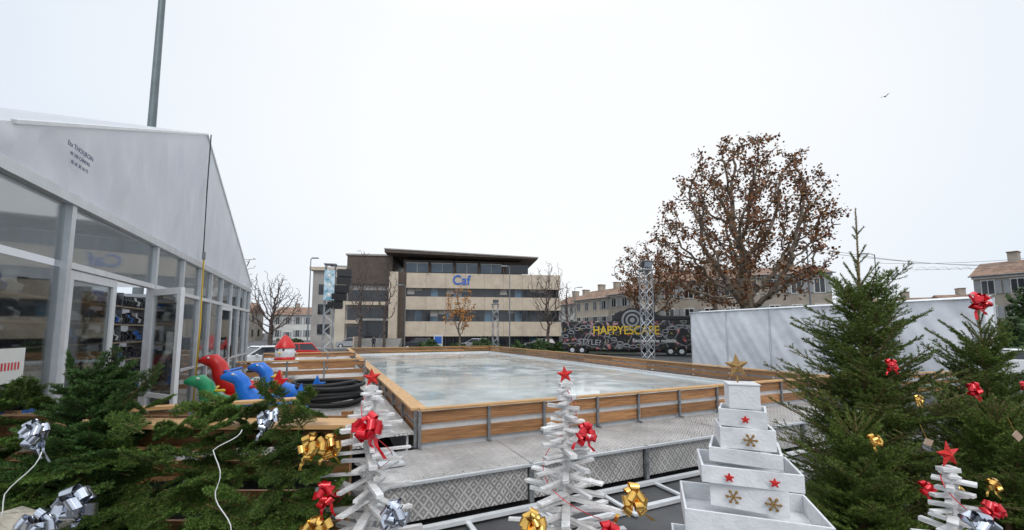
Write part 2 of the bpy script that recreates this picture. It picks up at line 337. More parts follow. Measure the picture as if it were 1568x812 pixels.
# ------------------------------------------------------------------ fir branches (twig skeleton scales, needles keep their real size)
def fir_branch(seed,side=.46,nside=13,per=1.0):
    g=np.random.default_rng(seed); segs=[]
    def main(t): return np.array([t,.03*np.sin(3*t+seed),.06*t+.02*t*t])
    pts=[main(t) for t in np.linspace(0,1,9)]
    for i in range(8): segs.append((pts[i],pts[i+1],.012*(1-i/9)+.003))
    for t in np.linspace(.12,.95,nside):
        for sd in (-1,1):
            if g.random()<.12: continue
            L=(side*(1-t)**.75+.05)*g.uniform(.7,1.2); a=math.radians(g.uniform(35,58)); dz=g.uniform(-.15,.25)
            d=np.array([math.cos(a),sd*math.sin(a),dz]); p=main(t); m=p+d*L*.5; e=p+d*L+np.array([.06*L,0,.02*L])
            segs+= [(p,m,.004),(m,e,.003)]
            if L>.2:
                for s2 in (.35,.65):
                    for q in (-1,1):
                        l2=L*(1-s2)*.6+.03; a2=a*sd+q*math.radians(45); d2=np.array([math.cos(a2),math.sin(a2),g.uniform(-.2,.2)]); pp=p+(e-p)*s2; segs.append((pp,pp+d2*l2,.002))
    PB=[];PO=[]
    for a,b,r in segs:
        L=np.linalg.norm(b-a); n=max(2,int(L/.0033*per)); t=g.random(n)[:,None]; d=(b-a)/L
        x=np.cross(d,[0,0,1.]); x/=np.linalg.norm(x)+1e-9; y=np.cross(x,d)
        th=g.uniform(-.3*np.pi,1.3*np.pi,n)[:,None]; rad=x*np.cos(th)+y*np.sin(th)
        nd=rad*.85+d*.7; nd/=np.linalg.norm(nd,axis=1)[:,None]; l=g.uniform(.7,1.2,(n,1)); w=np.cross(nd,g.normal(size=(n,3))); w/=np.linalg.norm(w,axis=1)[:,None]
        p=a+(b-a)*t; PB.append(p); PO.append(np.stack([-w*.11,w*.11,nd*l],1))
    TV=[];TF=[];k=0
    for a,b,r in segs:
        d=(b-a)/np.linalg.norm(b-a); x=np.cross(d,[0,0.1,1.]); x/=np.linalg.norm(x); y=np.cross(d,x)
        for c,rr in ((a,r),(b,r*.7)):
            for j in range(3): th=2*np.pi*j/3; TV.append(c+(x*np.cos(th)+y*np.sin(th))*rr)
        for j in range(3): TF.append([k+j,k+(j+1)%3,k+3+(j+1)%3,k+3+j])
        k+=6
    PB=np.concatenate(PB); PO=np.concatenate(PO); q=g.permutation(len(PB))
    return PB[q],PO[q],np.array(TV),np.array(TF)
BR={'wide':[fir_branch(i+1) for i in range(5)],'brush':[fir_branch(i+11,.34,9) for i in range(5)]}
def frame(d,roll=0,up=(0,0,1)):
    d=np.array(d,float); d/=np.linalg.norm(d); u=np.array(up,float); y=np.cross(u,d)
    if np.linalg.norm(y)<1e-3: y=np.cross([0,1,0],d)
    y/=np.linalg.norm(y); z=np.cross(d,y); c,s=math.cos(roll),math.sin(roll)
    return np.stack([d,y*c+z*s,-y*s+z*c],1)
def fir_mesh(name,pl,needle='needle',extra=None,loc=(0,0,0),kind='wide',nl=.02,dens=1.0):
    VN=[];VT=[];FT=[];k=0
    for i,(p,d,s,ro) in enumerate(pl):
        pb,po,tv,tf=BR[kind][i%5]; R=frame(d,ro); m=max(40,int(len(pb)*min(1,s*dens)))
        VN.append(((pb[:m]@R.T*s+np.array(p))[:,None]+po[:m]@R.T*nl).reshape(-1,3)); VT.append(tv@R.T*s+np.array(p)); FT.append(tf+k); k+=len(tv)
    if extra:
        for a,b,r1,r2 in extra:
            a=np.array(a,float);b=np.array(b,float); d=(b-a)/np.linalg.norm(b-a); R=frame(d)
            rr=[]; 
            for c,r in ((a,r1),(b,r2)):
                for j in range(4): th=np.pi/2*j; rr.append(c+R[:,1]*math.cos(th)*r+R[:,2]*math.sin(th)*r)
            VT.append(np.array(rr)); FT.append(np.array([[j,(j+1)%4,4+(j+1)%4,4+j] for j in range(4)])+k); k+=8
    VT=np.concatenate(VT); VN=np.concatenate(VN); FT=np.concatenate(FT)
    fn=len(VT)+np.arange(len(VN)).reshape(-1,3)
    o=npmesh(name,np.vstack([VT,VN]),[FT,fn],['stem',needle],[0,1]); o.location=loc; return o
def spruce(name,loc,H,Rm,seed,nw=15,needle='needle3',leader=.9,lean=(0,0),z0=.25,nb0=9):
    g=np.random.default_rng(seed); pl=[]; lx,ly=lean
    ctr=lambda z:(lx*z/H,ly*z/H,z)
    for w in range(nw):
        z=z0+(H-leader-z0)*(w/(nw-1))**.95; f=1-z/H; nb=nb0 if f>.4 else 6
        for b in range(nb):
            if g.random()<.1: continue
            az=2*math.pi*(b+.5*(w%2))/nb+g.uniform(-.3,.3); L=(Rm*(f**.75)+.10)*g.uniform(.65,1.2)
            el=math.radians(12+38*(1-f)**1.4+g.uniform(-10,10)); d=(math.cos(az)*math.cos(el),math.sin(az)*math.cos(el),math.sin(el))
            zz=z+g.uniform(-.06,.06); c=ctr(zz); pl.append((c,d,L,g.uniform(-.3,.3)))
            if g.random()<.5: pl.append((ctr(zz-.09),(math.cos(az+.4)*math.cos(el),math.sin(az+.4)*math.cos(el),math.sin(el)+.1),L*.55,g.uniform(-.4,.4)))
    tw=[]; ex=[((0,0,0),ctr(H*.5),.04,.024),(ctr(H*.5),ctr(H),.024,.005)]
    for z,n,L in ((H-leader*.98,6,.34),(H-leader*.78,6,.28),(H-leader*.55,4,.18),(H-leader*.3,3,.09)):
        for b in range(n):
            az=2*math.pi*b/n+g.uniform(-.3,.3)+z; el=math.radians(g.uniform(45,62)); d=np.array((math.cos(az)*math.cos(el),math.sin(az)*math.cos(el),math.sin(el))); c=np.array(ctr(z+g.uniform(-.04,.04))); tw.append((c,c+d*L*g.uniform(.8,1.15),.005))
    tw.append((np.array(ctr(H-leader)),np.array(ctr(H)),.008))
    o=fir_mesh(name,pl,needle,ex,loc,kind='brush',nl=.023,dens=1.6)
    VN=[];VT=[];FT=[];k=0
    for a,b,r in tw:
        L=np.linalg.norm(b-a); n=int(L/.0012); t=g.random(n)[:,None]; d=(b-a)/L; R=frame(d); th=g.uniform(0,6.28,n)[:,None]; nd=(R[:,1]*np.cos(th)+R[:,2]*np.sin(th))*.75+d*.75; w=np.cross(nd,g.normal(size=(n,3))); w/=np.linalg.norm(w,axis=1)[:,None]
        p=a+(b-a)*t; VN.append(np.stack([p-w*.0026,p+w*.0026,p+nd*.021*g.uniform(.7,1.2,(n,1))],1).reshape(-1,3))
        rr=[]
        for c,q in ((a,r),(b,r*.6)):
            for j in range(4): h=np.pi/2*j; rr.append(c+R[:,1]*math.cos(h)*q+R[:,2]*math.sin(h)*q)
        VT.append(np.array(rr)); FT.append(np.array([[j,(j+1)%4,4+(j+1)%4,4+j] for j in range(4)])+k); k+=8
    VT=np.concatenate(VT);VN=np.concatenate(VN);FT=np.concatenate(FT); npmesh('leader_shoots',np.vstack([VT,VN]),[FT,len(VT)+np.arange(len(VN)).reshape(-1,3)],['stem',needle],[0,1],parent=o)
    return o

# ------------------------------------------------------------------ ground
g=B('ground'); g.grid((-400,-60,0),(800,0,0),(0,900,0),4,4,'asphalt',smooth=False); g.build()
g=B('lawn'); g.bx(-16,14,45,55,0,.06,'grass'); g.build()
g=B('pavement'); g.bx(-34,40,55.2,59,0,.12,'concrete'); g.build()
g=B('lawn'); g.bx(16,40,26,34,0,.06,'grass'); g.build()

# ------------------------------------------------------------------ rink
U0,U1,V0,V1=6.4,32,1.33,12.5; DZ=.6
def run(b,a,c,z0,h,np_=2,ps=1.1,post='steel',cap=.14,out=.05,gap=.09):
    a=Vector((*a,0)); c=Vector((*c,0)); d=c-a; L=d.length; d.normalize(); ang=math.atan2(d.y,d.x); nrm=Vector((d.y,-d.x,0))
    X=abs(d.x)>abs(d.y); wm='woodX' if X else 'woodY'; cm='capX' if X else 'capY'
    k=max(1,round(L/2.4)); ph=(h-.04)/np_-gap
    for i in range(k):
        s0=L*i/k+.004; s1=L*(i+1)/k-.004; m=a+d*(s0+s1)/2
        for j in range(np_):
            z=z0+gap*.8+j*(ph+gap)+ph/2+random.uniform(-.008,.008)
            b.part('boards'); b.box((m.x,m.y,z),(s1-s0,.028,ph),wm,rz=ang+random.uniform(-.002,.002))
        if cap: b.part('top_rail'); b.box((m.x,m.y,z0+h-.018+random.uniform(-.004,.004)),(s1-s0,cap,.036),cm,rz=ang+random.uniform(-.002,.002))
    n=max(2,round(L/ps)); b.part('posts')
    for i in range(n+1):
        p=a+d*(L*i/n+(random.uniform(-.12,.12) if 0<i<n else 0))+nrm*out; b.box((p.x,p.y,z0+h/2-.02),(.045,.045,h-.03),post,rz=ang)
        q=p+nrm*.10; b.beam((p.x,p.y,z0+.02),(q.x,q.y,z0+.02),.04,.02,post)
r=B('ice_rink',rz=TH)
r.part('ice'); r.bx(V0+.09,V1-.09,U0+.09,U1-.09,.45,.66,'ice')
r.part('base'); r.bx(V0,V1,U0,U1,0,.449,'black')
r.part('liner'); r.bx(V0+.04,V1-.04,U0+.04,U0+.06,.45,1.0,'whitealu'); r.bx(V1-.06,V1-.04,U0+.07,U1-.07,.45,.74,'whitealu'); r.bx(V0+.04,V1-.04,U1-.06,U1-.04,.45,.74,'whitealu'); r.bx(V0+.04,V0+.06,U0+.07,U1-.07,.45,.9,'whitealu')
r.build()
f=B('rink_fence',rz=TH)
run(f,(V0,U0),(V1,U0),DZ,.6,2,1.12)
run(f,(V1+.03,U0),(V1+.03,U1),DZ,.6,3,1.2,gap=.05)
run(f,(V1,U1),(V0,U1),DZ,.6,3,1.5,gap=.05)
run(f,(V0,U1),(V0,U0+.03),DZ,.6,2,1.2,cap=.24)
f.build()
f=B('wooden_fence',rz=TH); run(f,(V1+.3,U0),(18.2,U0-1.2),DZ,.62,3,1.2); f.build()
f=B('wooden_fence',rz=TH); run(f,(-2.2,12.8),(1.0,12.8),.85,.75,3,1.1,gap=.12); f.build()
f=B('wooden_fence',rz=TH); run(f,(-2.2,17.5),(1.0,17.5),.85,.75,3,1.1,gap=.12); f.build()
f=B('wooden_fence',rz=TH); run(f,(-9,5.9),(-.3,5.9),.6,.95,3,1.1,gap=.14); f.build()
d=B('metal_deck',rz=TH)
d.part('plates')
for i in range(6):
    x0=.55+i*2.05; d.bx(x0,x0+2.040,5.05,6.33,.56,.6+.003*(i%2),'diamond')
d.bx(-2.25,1.25,6.4,30,.81,.85,'diamond')
d.bx(-9,.5,5.95,6.38,.81,.85,'diamond')
d.part('skirts')
for i in range(6):
    x0=.55+i*2.05; d.bx(x0+.03,x0+2.0,5.06,5.075,.12,.555,'diamond')
d.part('frame')
for i in range(7):
    x0=.54+i*2.05; d.bx(x0-.03,x0+.03,5.0,5.05,0,.6,'steel')
d.bx(.5,12.9,4.99,5.045,.565,.598,'alu')
d.bx(.5,12.9,4.9,4.98,.04,.09,'whitealu'); d.bx(.5,12.9,4.3,4.38,.02,.07,'whitealu')
for i in range(12): d.bx(.6+i*1.02,.66+i*1.02,4.2,5.0,.03,.06,'whitealu')
d.part('bolts')
for i in range(48): d.cyl((.62+i*.255,5.1,.6),(.62+i*.255,5.1,.606),.012,.012,'steel',6)
d.part('ramp'); d.box((.80,5.95,.63),(.32,.7,.03),'alu',rz=.1)
d.part('side_panels')
for i in range(12): d.bx(1.16,1.19,6.5+i*2.1,8.5+i*2.1,.3,.84,'whitealu')
d.build()

# ------------------------------------------------------------------ tent
t=B('marquee_tent',rz=TH)
wx=-2.3; AU,AZ=8.98,6.12
def roofz(u): return float(np.interp(u,[3.7,4.2,AU,14.5],[3.76,3.98,AZ,3.78]))
t.part('gable_fabric')
vs=[];fs=[];nu,nz=160,20
for i in range(nu+1):
    u=3.7+10.8*i/nu; zt=roofz(u)
    for j in range(nz+1):
        q=j/nz; z=3.70+(zt-3.70)*q; e=math.sin(math.pi*q)*min(1,(zt-3.70)*2)
        dd=.022*math.sin(u*3.1+z*2)+.018*math.sin(u*7.7-z*3)+.014*math.sin(u*17+z*5)+.012*math.sin(u*31-z*9+2*math.sin(z*4))
        fold=.035*math.exp(-((u-7.0-.15*z)/.05)**2)+.03*math.exp(-((u-7.6+.1*z)/.04)**2)+.02*math.exp(-((u-5.9-.3*(z-4))/.05)**2)
        vs.append((wx+.06+e*(dd+fold)+.016*(1-q)*math.sin(u*26+math.sin(u*5)),u,z))
for i in range(nu):
    for j in range(nz): a=i*(nz+1)+j; fs.append((a,a+nz+1,a+nz+2,a+1))
t.add(vs,fs,'fabric',True)
t.part('roof_fabric')
def quadgrid(p00,p10,p11,p01,na,nb):
    p00,p10,p11,p01=map(Vector,(p00,p10,p11,p01)); vs=[]
    for i in range(na+1):
        for j in range(nb+1): vs.append(p00.lerp(p10,i/na).lerp(p01.lerp(p11,i/na),j/nb))
    t.add(vs,[(i*(nb+1)+j,(i+1)*(nb+1)+j,(i+1)*(nb+1)+j+1,i*(nb+1)+j+1) for i in range(na) for j in range(nb)],'fabric',True)
quadgrid((wx+.06,3.6,3.72),(-12.3,3.6,3.4),(-12.3,AU,5.6),(wx+.06,AU,AZ+.01),12,6)
quadgrid((wx+.06,14.6,3.74),(-12.3,14.6,3.4),(-12.3,AU,5.6),(wx+.06,AU,AZ+.01),12,6)
t.part('roof_beams')
t.beam((wx+.07,4.2,3.99),(wx+.07,AU,AZ),.035,.03,'whitealu'); t.beam((wx+.07,AU,AZ),(wx+.07,14.5,3.78),.035,.03,'whitealu')
t.part('eave_beam')
t.bx(wx-.02,wx+.07,3.6,14.6,3.60,3.695,'alu')
t.part('frames')
mull=[3.7,5.12,7.19,8.34,9.34,10.1,11.04,12.0,13.0,13.85,14.5]
for u in mull: t.bx(wx-.04,wx+.05,u-.035,u+.035,.85,3.598,'alu')
t.bx(wx-.035,wx+.045,5.155,14.46,3.0,3.06,'whitealu')
t.bx(wx-.035,wx+.045,7.225,14.46,.86,.96,'alu'); t.bx(wx-.035,wx+.045,3.74,5.08,.86,.96,'alu')
t.bx(wx-.03,wx+.04,8.38,14.46,1.72,1.76,'alu')
t.part('glass')
for a,b in zip(mull[:-1],mull[1:]):
    t.bx(wx-.003,wx+.003,a+.036,b-.036,3.062,3.598,'glass')
    if a<5 or a>7.1: t.bx(wx-.003,wx+.003,a+.036,b-.036,.962,2.998,'glass')
def leaf(p0,p1,z0,z1,m='whitealu'):
    p0=Vector((*p0,0)); p1=Vector((*p1,0)); dd=(p1-p0); L=dd.length; dd.normalize(); a=math.atan2(dd.y,dd.x); w=.085
    def bb(s0,s1,za,zb,mm,th=.045):
        c=p0+dd*(s0+s1)/2; t.box((c.x,c.y,(za+zb)/2),(s1-s0,th,zb-za),mm,rz=a)
    t.part('door_leaf'); bb(0,w,z0,z1,m); bb(L-w,L,z0,z1,m); bb(w,L-w,z1-w,z1,m); bb(w,L-w,z0,z0+.16,m); bb(w,L-w,z0+.62,z0+.68,m)
    t.part('glass'); bb(w,L-w,z0+.161,z0+.619,'glass',.006); bb(w,L-w,z0+.681,z1-w-.001,'glass',.006)
    t.part('door_handle'); c=p0+dd*(L-.11); n=Vector((-dd.y,dd.x,0))
    for sg in (1,-1):
        q=c+n*.06*sg; t.box((q.x,q.y,z0+1.0),(.03,.03,.28),'black',rz=a)
leaf((wx+.01,5.17),(wx+.01,6.12),.92,2.99); leaf((wx+.03,7.14),(-1.76,6.52),.9,2.98)
leaf((wx+.01,11.08),(wx+.06,11.97),.92,2.99)
t.part('poster'); t.bx(wx+.055,wx+.058,4.28,4.62,2.0,2.27,'paper')
for k in range(7): t.bx(wx+.059,wx+.061,4.33+k*.036,4.345+k*.036,2.10,2.16,'redfoil')
t.bx(wx+.055,wx+.058,7.7,8.0,2.05,2.4,'paper')
t.part('interior')
t.bx(-12.2,wx-.05,3.7,14.5,.78,.88,'floorin'); t.bx(-12.3,-12.25,3.7,14.5,.88,3.45,'fabric')
t.bx(-12.2,wx-.2,14.46,14.49,.88,3.45,'fabric'); t.bx(-12.2,wx-.2,3.66,3.69,.88,3.45,'fabric')
t.part('counter'); t.bx(-3.7,-3.2,4.0,5.6,.88,1.9,'shelf'); t.bx(-3.75,-3.15,3.95,5.65,1.9,1.94,'capY')
t.part('skate_shelves')
for sv,(ua,ub) in ((-3.9,(6.0,13.8)),(-6.2,(4.2,14))):
    for z in (1.05,1.42,1.79,2.16,2.53,2.9): t.bx(sv-.3,sv,ua,ub,z,z+.025,'shelf')
    u=ua
    while u<=ub: t.bx(sv-.3,sv,u,u+.03,.88,3.2,'steel'); u+=1.2
t.part('ice_skates')
for sv,(ua,ub) in ((-3.9,(6.05,13.7)),(-6.2,(4.25,13.8))):
    for z in (1.075,1.445,1.815,2.185,2.555,2.925):
        u=ua+.05
        while u<ub:
            if random.random()<.88:
                h=random.uniform(.18,.26); mm=random.choice(['black','black','rubber','cloth','blue','black','paper'])
                t.prism([(-.14,.04),(.0,.04),(.02,.12),(-.05,.16),(-.06,h),(-.14,h)],u,u+.085,mm,c=(sv-.02,0,z)); t.bx(sv-.17,sv,u+.04,u+.046,z,z+.04,'silver')
            u+=random.uniform(.11,.15)
t.part('strap'); t.tube([(wx+.13,AU,AZ),(wx+.12,AU+.02,5),(wx+.13,AU+.02,3.75)],.010,'black'); t.tube([(wx+.14,AU+.02,3.85),(wx+.16,AU,2.5),(wx+.13,AU,.9)],.015,'yellow')
t.box((wx+.14,AU+.02,3.8),(.04,.07,.14),'steel')
for k,(tx,sz) in enumerate((('Ets THOURON',.064),('40 100 CANDRE',.046),('05 65 30 18 72',.046))):
    t.text(tx,(wx+.115,4.98,4.09-.075*k),sz,'ink',(math.pi/2,0,math.pi/2),.001)
t.build()
p=B('street_lamp',(-13.4,14.2,0)); p.cyl((0,0,0),(0.0,0,17),.17,.10,'poleblue',14); p.cyl((0,0,0),(0,0,.5),.2,.19,'poleblue',14); p.tube([(0,0,16.9),(.5,0,17.5),(1.3,0,17.6)],.05,'poleblue'); p.box((1.6,0,17.6),(.7,.25,.12),'lamp'); p.build()

# ------------------------------------------------------------------ skating aids & hose
def aid(name,v,u,z,cols,rz,s=1):
    x,y,_=W(v,u); a=B(name,(x,y,z),rz); b1,b2,b3=cols
    a.part('runners')
    for sy in (-.2,.2): a.tube([(-.42*s,sy*s,.10*s),(-.36*s,sy*s,.03*s),(.36*s,sy*s,.03*s),(.46*s,sy*s,.14*s)],.035*s,b2,8)
    a.part('seat'); a.lathe([(0,.0),(.25*s,.01),(.28*s,.08),(.25*s,.16),(0,.17)],b2,(0,0,.08*s),16)
    a.part('body'); a.tube([(-.50*s,0,.30*s),(-.36*s,0,.24*s),(-.15*s,0,.30*s),(.05*s,0,.34*s),(.2*s,0,.42*s),(.29*s,0,.55*s),(.32*s,0,.68*s),(.40*s,0,.76*s),(.52*s,0,.77*s),(.60*s,0,.76*s)],[.03*s,.07*s,.13*s,.16*s,.15*s,.12*s,.11*s,.11*s,.07*s,.03*s],b1,16)
    a.part('tail'); a.prism([(-.42*s,.22*s),(-.66*s,.46*s),(-.56*s,.46*s),(-.52*s,.60*s),(-.38*s,.30*s)],-.04*s,.04*s,b1)
    a.part('fins')
    for sy in (-1,1): a.box((.12*s,sy*.2*s,.25*s),(.22*s,.2*s,.03*s),b1,rz=.4*sy)
    a.part('handles'); a.tube([(.12*s,-.3*s,.62*s),(.2*s,-.12*s,.60*s),(.2*s,.12*s,.60*s),(.12*s,.3*s,.62*s)],.022*s,b3,8)
    a.part('eyes')
    for sy in (-1,1): a.lathe([(.001,-.02),(.02,-.01),(.024,0),(.02,.01),(.001,.02)],'paper',(.44*s,sy*.09*s,.81*s),8)
    a.build()
aid('skating_aid_dolphin',-.95,8.0,.86,('blue','yellow','red'),3.7,1.05)
aid('skating_aid_dolphin',-1.45,8.0,.86,('green','green','yellow'),3.9,1.0)
aid('skating_aid_dolphin',-1.45,9.0,.95,('red','yellow','blue'),3.4,1.2)
aid('skating_aid_dolphin',-.75,9.2,.86,('blue','blue','yellow'),3.5,1.1)
h=B('hose_coil',W(.0,9.4,.86))
for k in range(9):
    pts=[]; R0=.52+.05*math.sin(k*2.1)
    for i in range(25): a=2*math.pi*i/24; pts.append((R0*1.3*math.cos(a)+.04*math.sin(k*3),R0*math.sin(a)+.03*math.cos(k*5),.06+.052*k+.02*math.sin(2*a+k)))
    h.tube(pts,.038,'rubber',8)
h.build()
sn=B('snowman_figure',W(-1.3,15.2,.86)); 
sn.part('body'); sn.lathe([(0,0),(.3,.02),(.42,.25),(.36,.5),(.22,.62),(.3,.78),(.28,.98),(.15,1.1),(0,1.12)],'whitebox',n=18)
sn.part('hat'); sn.lathe([(.31,1.0),(.3,1.06),(.2,1.22),(.1,1.36),(0,1.45)],'red',n=16); sn.part('scarf'); sn.lathe([(.26,.58),(.31,.62),(.31,.68),(.25,.72)],'red',n=16)
sn.part('face'); sn.cyl((0,-.28,.85),(0,-.42,.84),.035,.004,'yellow'); 
for q in (-.1,.1): sn.cyl((q,-.24,.95),(q,-.29,.95),.03,.03,'black')
sn.part('arms'); sn.tube([(-.3,0,.5),(-.5,-.1,.62)],.06,'whitebox'); sn.tube([(.3,0,.5),(.5,-.1,.62)],.06,'whitebox'); sn.build()

# ------------------------------------------------------------------ truss towers
def truss(name,x,y,z0,z1,w,kit):
    b=B(name,(x,y,0),.3); b.part('chords')
    for sx in (-1,1):
        for sy in (-1,1): b.cyl((sx*w/2,sy*w/2,z0),(sx*w/2,sy*w/2,z1),.028,.028,'steel',6)
    b.part('bracing'); n=int((z1-z0)/(w*.9)); hh=(z1-z0)/n
    for i in range(n):
        za=z0+i*hh; zb=za+hh; s=1 if i%2 else -1
        for sy in (-1,1): b.cyl((-s*w/2,sy*w/2,za),(s*w/2,sy*w/2,zb),.014,.014,'alu',5); b.cyl((sy*w/2,-s*w/2,za),(sy*w/2,s*w/2,zb),.014,.014,'alu',5)
    b.part('base_plate'); b.box((0,0,z0+.03),(w*2,w*2,.06),'steel')
    b.part('head'); b.box((0,0,z1+.03),(w*1.3,w*1.3,.06),'steel')
    if 'flood' in kit:
        b.part('floodlight'); b.box((0,-.1,z1+.3),(.5,.18,.34),'black',R=Euler((.4,0,0)).to_matrix()); b.box((0,-.2,z1+.27),(.42,.02,.26),'silver',R=Euler((.4,0,0)).to_matrix()); b.cyl((0,0,z1),(0,0,z1+.3),.03,.03,'steel')
    if 'speaker' in kit:
        b.part('line_array_speakers')
        for i in range(5): b.box((.85-.03*i*i,-.1,z1-.5-.5*i),(.85,.5,.46),'black',R=Euler((.08*i,0,0)).to_matrix())
        b.beam((0,0,z1-.05),(1.0,-.1,z1-.05),.08,.08,'steel')
    if 'banner' in kit:
        b.part('banner'); b.box((0,-w/2-.03,z1-1.3),(w*1.1,.01,1.9),'cyan')
        for i in range(3): b.star((0,-w/2-.05,z1-.7-.6*i),.2,'paper',pts=6,inner=.3,th=.05)
    b.build()
truss('truss_tower',-11.5,25,.85,6.6,.55,'speaker banner')
truss('truss_tower',-1.6,38.5,0,5.0,.5,'flood')
truss('truss_tower',6.4,18.9,0,5.3,.42,'flood')

# ------------------------------------------------------------------ office building
b=B('office_building',(-17.6,58.6,0),math.radians(7))
b.part('walls')
b.bx(0,25.2,.6,16,0,11.1,'brown')
for z0,z1 in ((1.7,3.9),(5.65,7.6),(8.9,11.15)):
    x=1.9
    while x<25.2:
        e=min(x+2.9,25.35); b.bx(x+.012,e-.012,-.05,.6,z0,z1,'beige'); x=e
        if e>=25.3: break
    for k in range(4): b.bx(25.2,25.36,.62+k*4,.62+k*4+3.97,z0,z1,'beige')
b.bx(-.5,.75,-.5,1.2,0,11.2,'beige'); b.bx(.78,1.85,.3,1.0,0,11.3,'brown')
b.part('windows')
for z0,z1 in ((.2,1.69),(3.91,5.64),(7.61,8.89)):
    for k in range(20):
        b.bx(1.95+1.16*k,1.95+1.16*(k+1)-.02,.5,.59+random.uniform(-.01,.01),z0,z1,'darkglass' if random.random()<.75 else 'bglass')
b.part('mullions')
for z0,z1 in ((.2,1.69),(3.91,5.64),(7.61,8.89)):
    x=1.94
    while x<25: b.bx(x-.03,x+.03,.44,.485,z0,z1,'brown'); x+=1.16
b.part('blinds')
for z0,z1 in ((3.91,5.64),(7.61,8.89)):
    for k in range(19):
        if random.random()<.4: h=random.uniform(.3,1.0); b.bx(2.0+1.16*k,3.04+1.16*k,.46,.484,z1-h,z1-.01,'greyconc')
b.part('upper_floor')
b.bx(1.2,19.5,1.8,14,11.15,13.4,'brown')
for k in range(4):
    x0=1.6+k*3.8; b.bx(x0,x0+3.3,1.7,1.79,11.5,12.9,'bglass')
    b.bx(x0+1.6,x0+1.68,1.66,1.699,11.5,12.9,'whiter'); b.bx(x0-.06,x0+3.36,1.62,1.699,12.9,13.0,'whiter')
    b.beam((x0+3.45,-.4,11.2),(x0+3.45,1.7,13.3),.12,.12,'brown')
b.bx(17,20.5,1.6,2,11.5,12.9,'darkglass')
b.part('roof')
b.prism([(-1.2,14.0),(21.6,13.45),(21.6,13.62),(-1.2,14.42)],-.9,14.5,'brown')
b.prism([(-1.25,14.43),(21.7,13.63),(21.7,13.78),(-1.25,14.6)],-1.0,14.6,'greyconc')
b.bx(2,6,5,9,14.3,15.1,'greyconc'); b.bx(9,10,6,8,14.0,14.8,'steel')
b.part('left_wing')
b.bx(-12.2,-.52,2.5,16,0,12.0,'greyconc'); b.bx(-7.2,-.52,2.0,15,9.6,14.0,'brown'); b.bx(-7.4,-.52,1.8,14,13.95,14.2,'greyconc')
for z in (1.4,4.2,7.0): b.bx(-7,-.6,2.3,2.49,z,z+1.7,'darkglass'); b.bx(-7.1,-.6,1.6,2.48,z-.6,z-.1,'beige')
for z in (2,5,8): b.bx(-11.3,-9.5,2.42,2.49,z,z+1.5,'darkglass')
b.bx(-12.6,-7.3,2.0,15.8,11.6,12.1,'beige'); b.bx(-9,-7.3,2.2,2.49,0,11.5,'cream')
b.part('entrance'); b.bx(-4.5,-.9,1.2,2.4,1.3,4,'darkglass'); b.bx(-5,-.6,-.2,2.4,4.0,4.3,'greyconc')
b.part('stairs')
for i in range(9): b.bx(-4.2,1.5,-4+.42*i,-4+.42*i+.42,0,.16*(i+1),'concrete')
b.bx(-4.4,-4.21,-4.1,0,0,1.7,'beige'); b.tube([(-1.3,-4,1.0),(-1.3,-.2,2.4)],.04,'steel'); b.tube([(-4.0,-4,1.0),(-4.0,-.2,2.4)],.04,'steel')
for i in range(5): b.cyl((-1.3,-4+.9*i,.1),(-1.3,-4+.9*i,1.0+.34*i),.025,.025,'steel',5)
b.text('Caf',(10.0,-.12,10.1),2.0,'signblue',(math.pi/2,0,0),.04,sx=.95)
b.build()
s=B('information_sign',(-9.3,50.5,0)); s.box((0,0,1.0),(1.1,.12,2.0),'whiter'); s.box((0,-.07,1.35),(.9,.02,.9),'signblue'); s.box((0,-.07,.5),(.9,.02,.3),'green'); s.build()

# ------------------------------------------------------------------ houses
def house(name,loc,rz,w,dp,h,rh,wall,nf,nc,shut=True,chim=2):
    b=B(name,loc,rz); b.part('walls'); b.bx(0,w,0,dp,0,h,wall)
    b.part('roof')
    vs=[(-.3,-.45,h),(w+.3,-.45,h),(w+.3,dp+.45,h),(-.3,dp+.45,h),(-.3,dp/2,h+rh),(w+.3,dp/2,h+rh)]
    b.add(vs,[(0,1,5,4),(2,3,4,5),(0,4,3),(1,2,5),(3,2,1,0)],'tile')
    b.part('cornice'); b.bx(-.1,w+.1,-.2,-.003,h-.35,h-.01,'whiter')
    b.part('windows'); fh=h/nf; cw=w/nc
    for i in range(nf):
        for j in range(nc):
            cx=cw*(j+.5); z=fh*i+fh*.28; ww=min(1.0,cw*.42); hh=fh*.52
            if i==0 and j%3==1: z=.05; hh=2.2
            b.bx(cx-ww/2-.1,cx+ww/2+.1,-.06,-.003,z-.1,z+hh+.12,'whiter'); b.bx(cx-ww/2,cx+ww/2,-.075,-.061,z,z+hh,'darkglass'); b.bx(cx-.03,cx+.03,-.09,-.076,z,z+hh,'whiter')
            if shut and random.random()<.75:
                for q in (-1,1): b.bx(cx+q*(ww*.75+.12)-ww/4,cx+q*(ww*.75+.12)+ww/4,-.1,-.064,z,z+hh,'shut')
    b.part('side_windows')
    for i in range(nf):
        for yy in (dp*.3,dp*.7):
            z=fh*i+fh*.3; b.bx(-.05,-.003,yy-.5,yy+.5,z,z+fh*.5,'darkglass'); b.bx(w+.003,w+.05,yy-.5,yy+.5,z,z+fh*.5,'darkglass')
    b.part('chimneys')
    for k in range(chim): cx=w*(k+.6)/(chim+.2); b.bx(cx-.4,cx+.4,dp*.45,dp*.6,h+rh*.5,h+rh+1.0,'stone'); b.bx(cx-.46,cx+.46,dp*.44,dp*.61,h+rh+1.0,h+rh+1.12,'tile')
    b.part('gutter'); b.tube([(-.3,-.5,h-.02),(w+.3,-.5,h-.02)],.07,'steel')
    b.build()
house('white_house',(9.0,88,0),math.radians(-62),8,9,8.0,2.2,'whiter',3,4,False)
house('cream_house',(12.8,80.8,0),math.radians(-62),10,9,8.6,2.2,'cream',3,4)
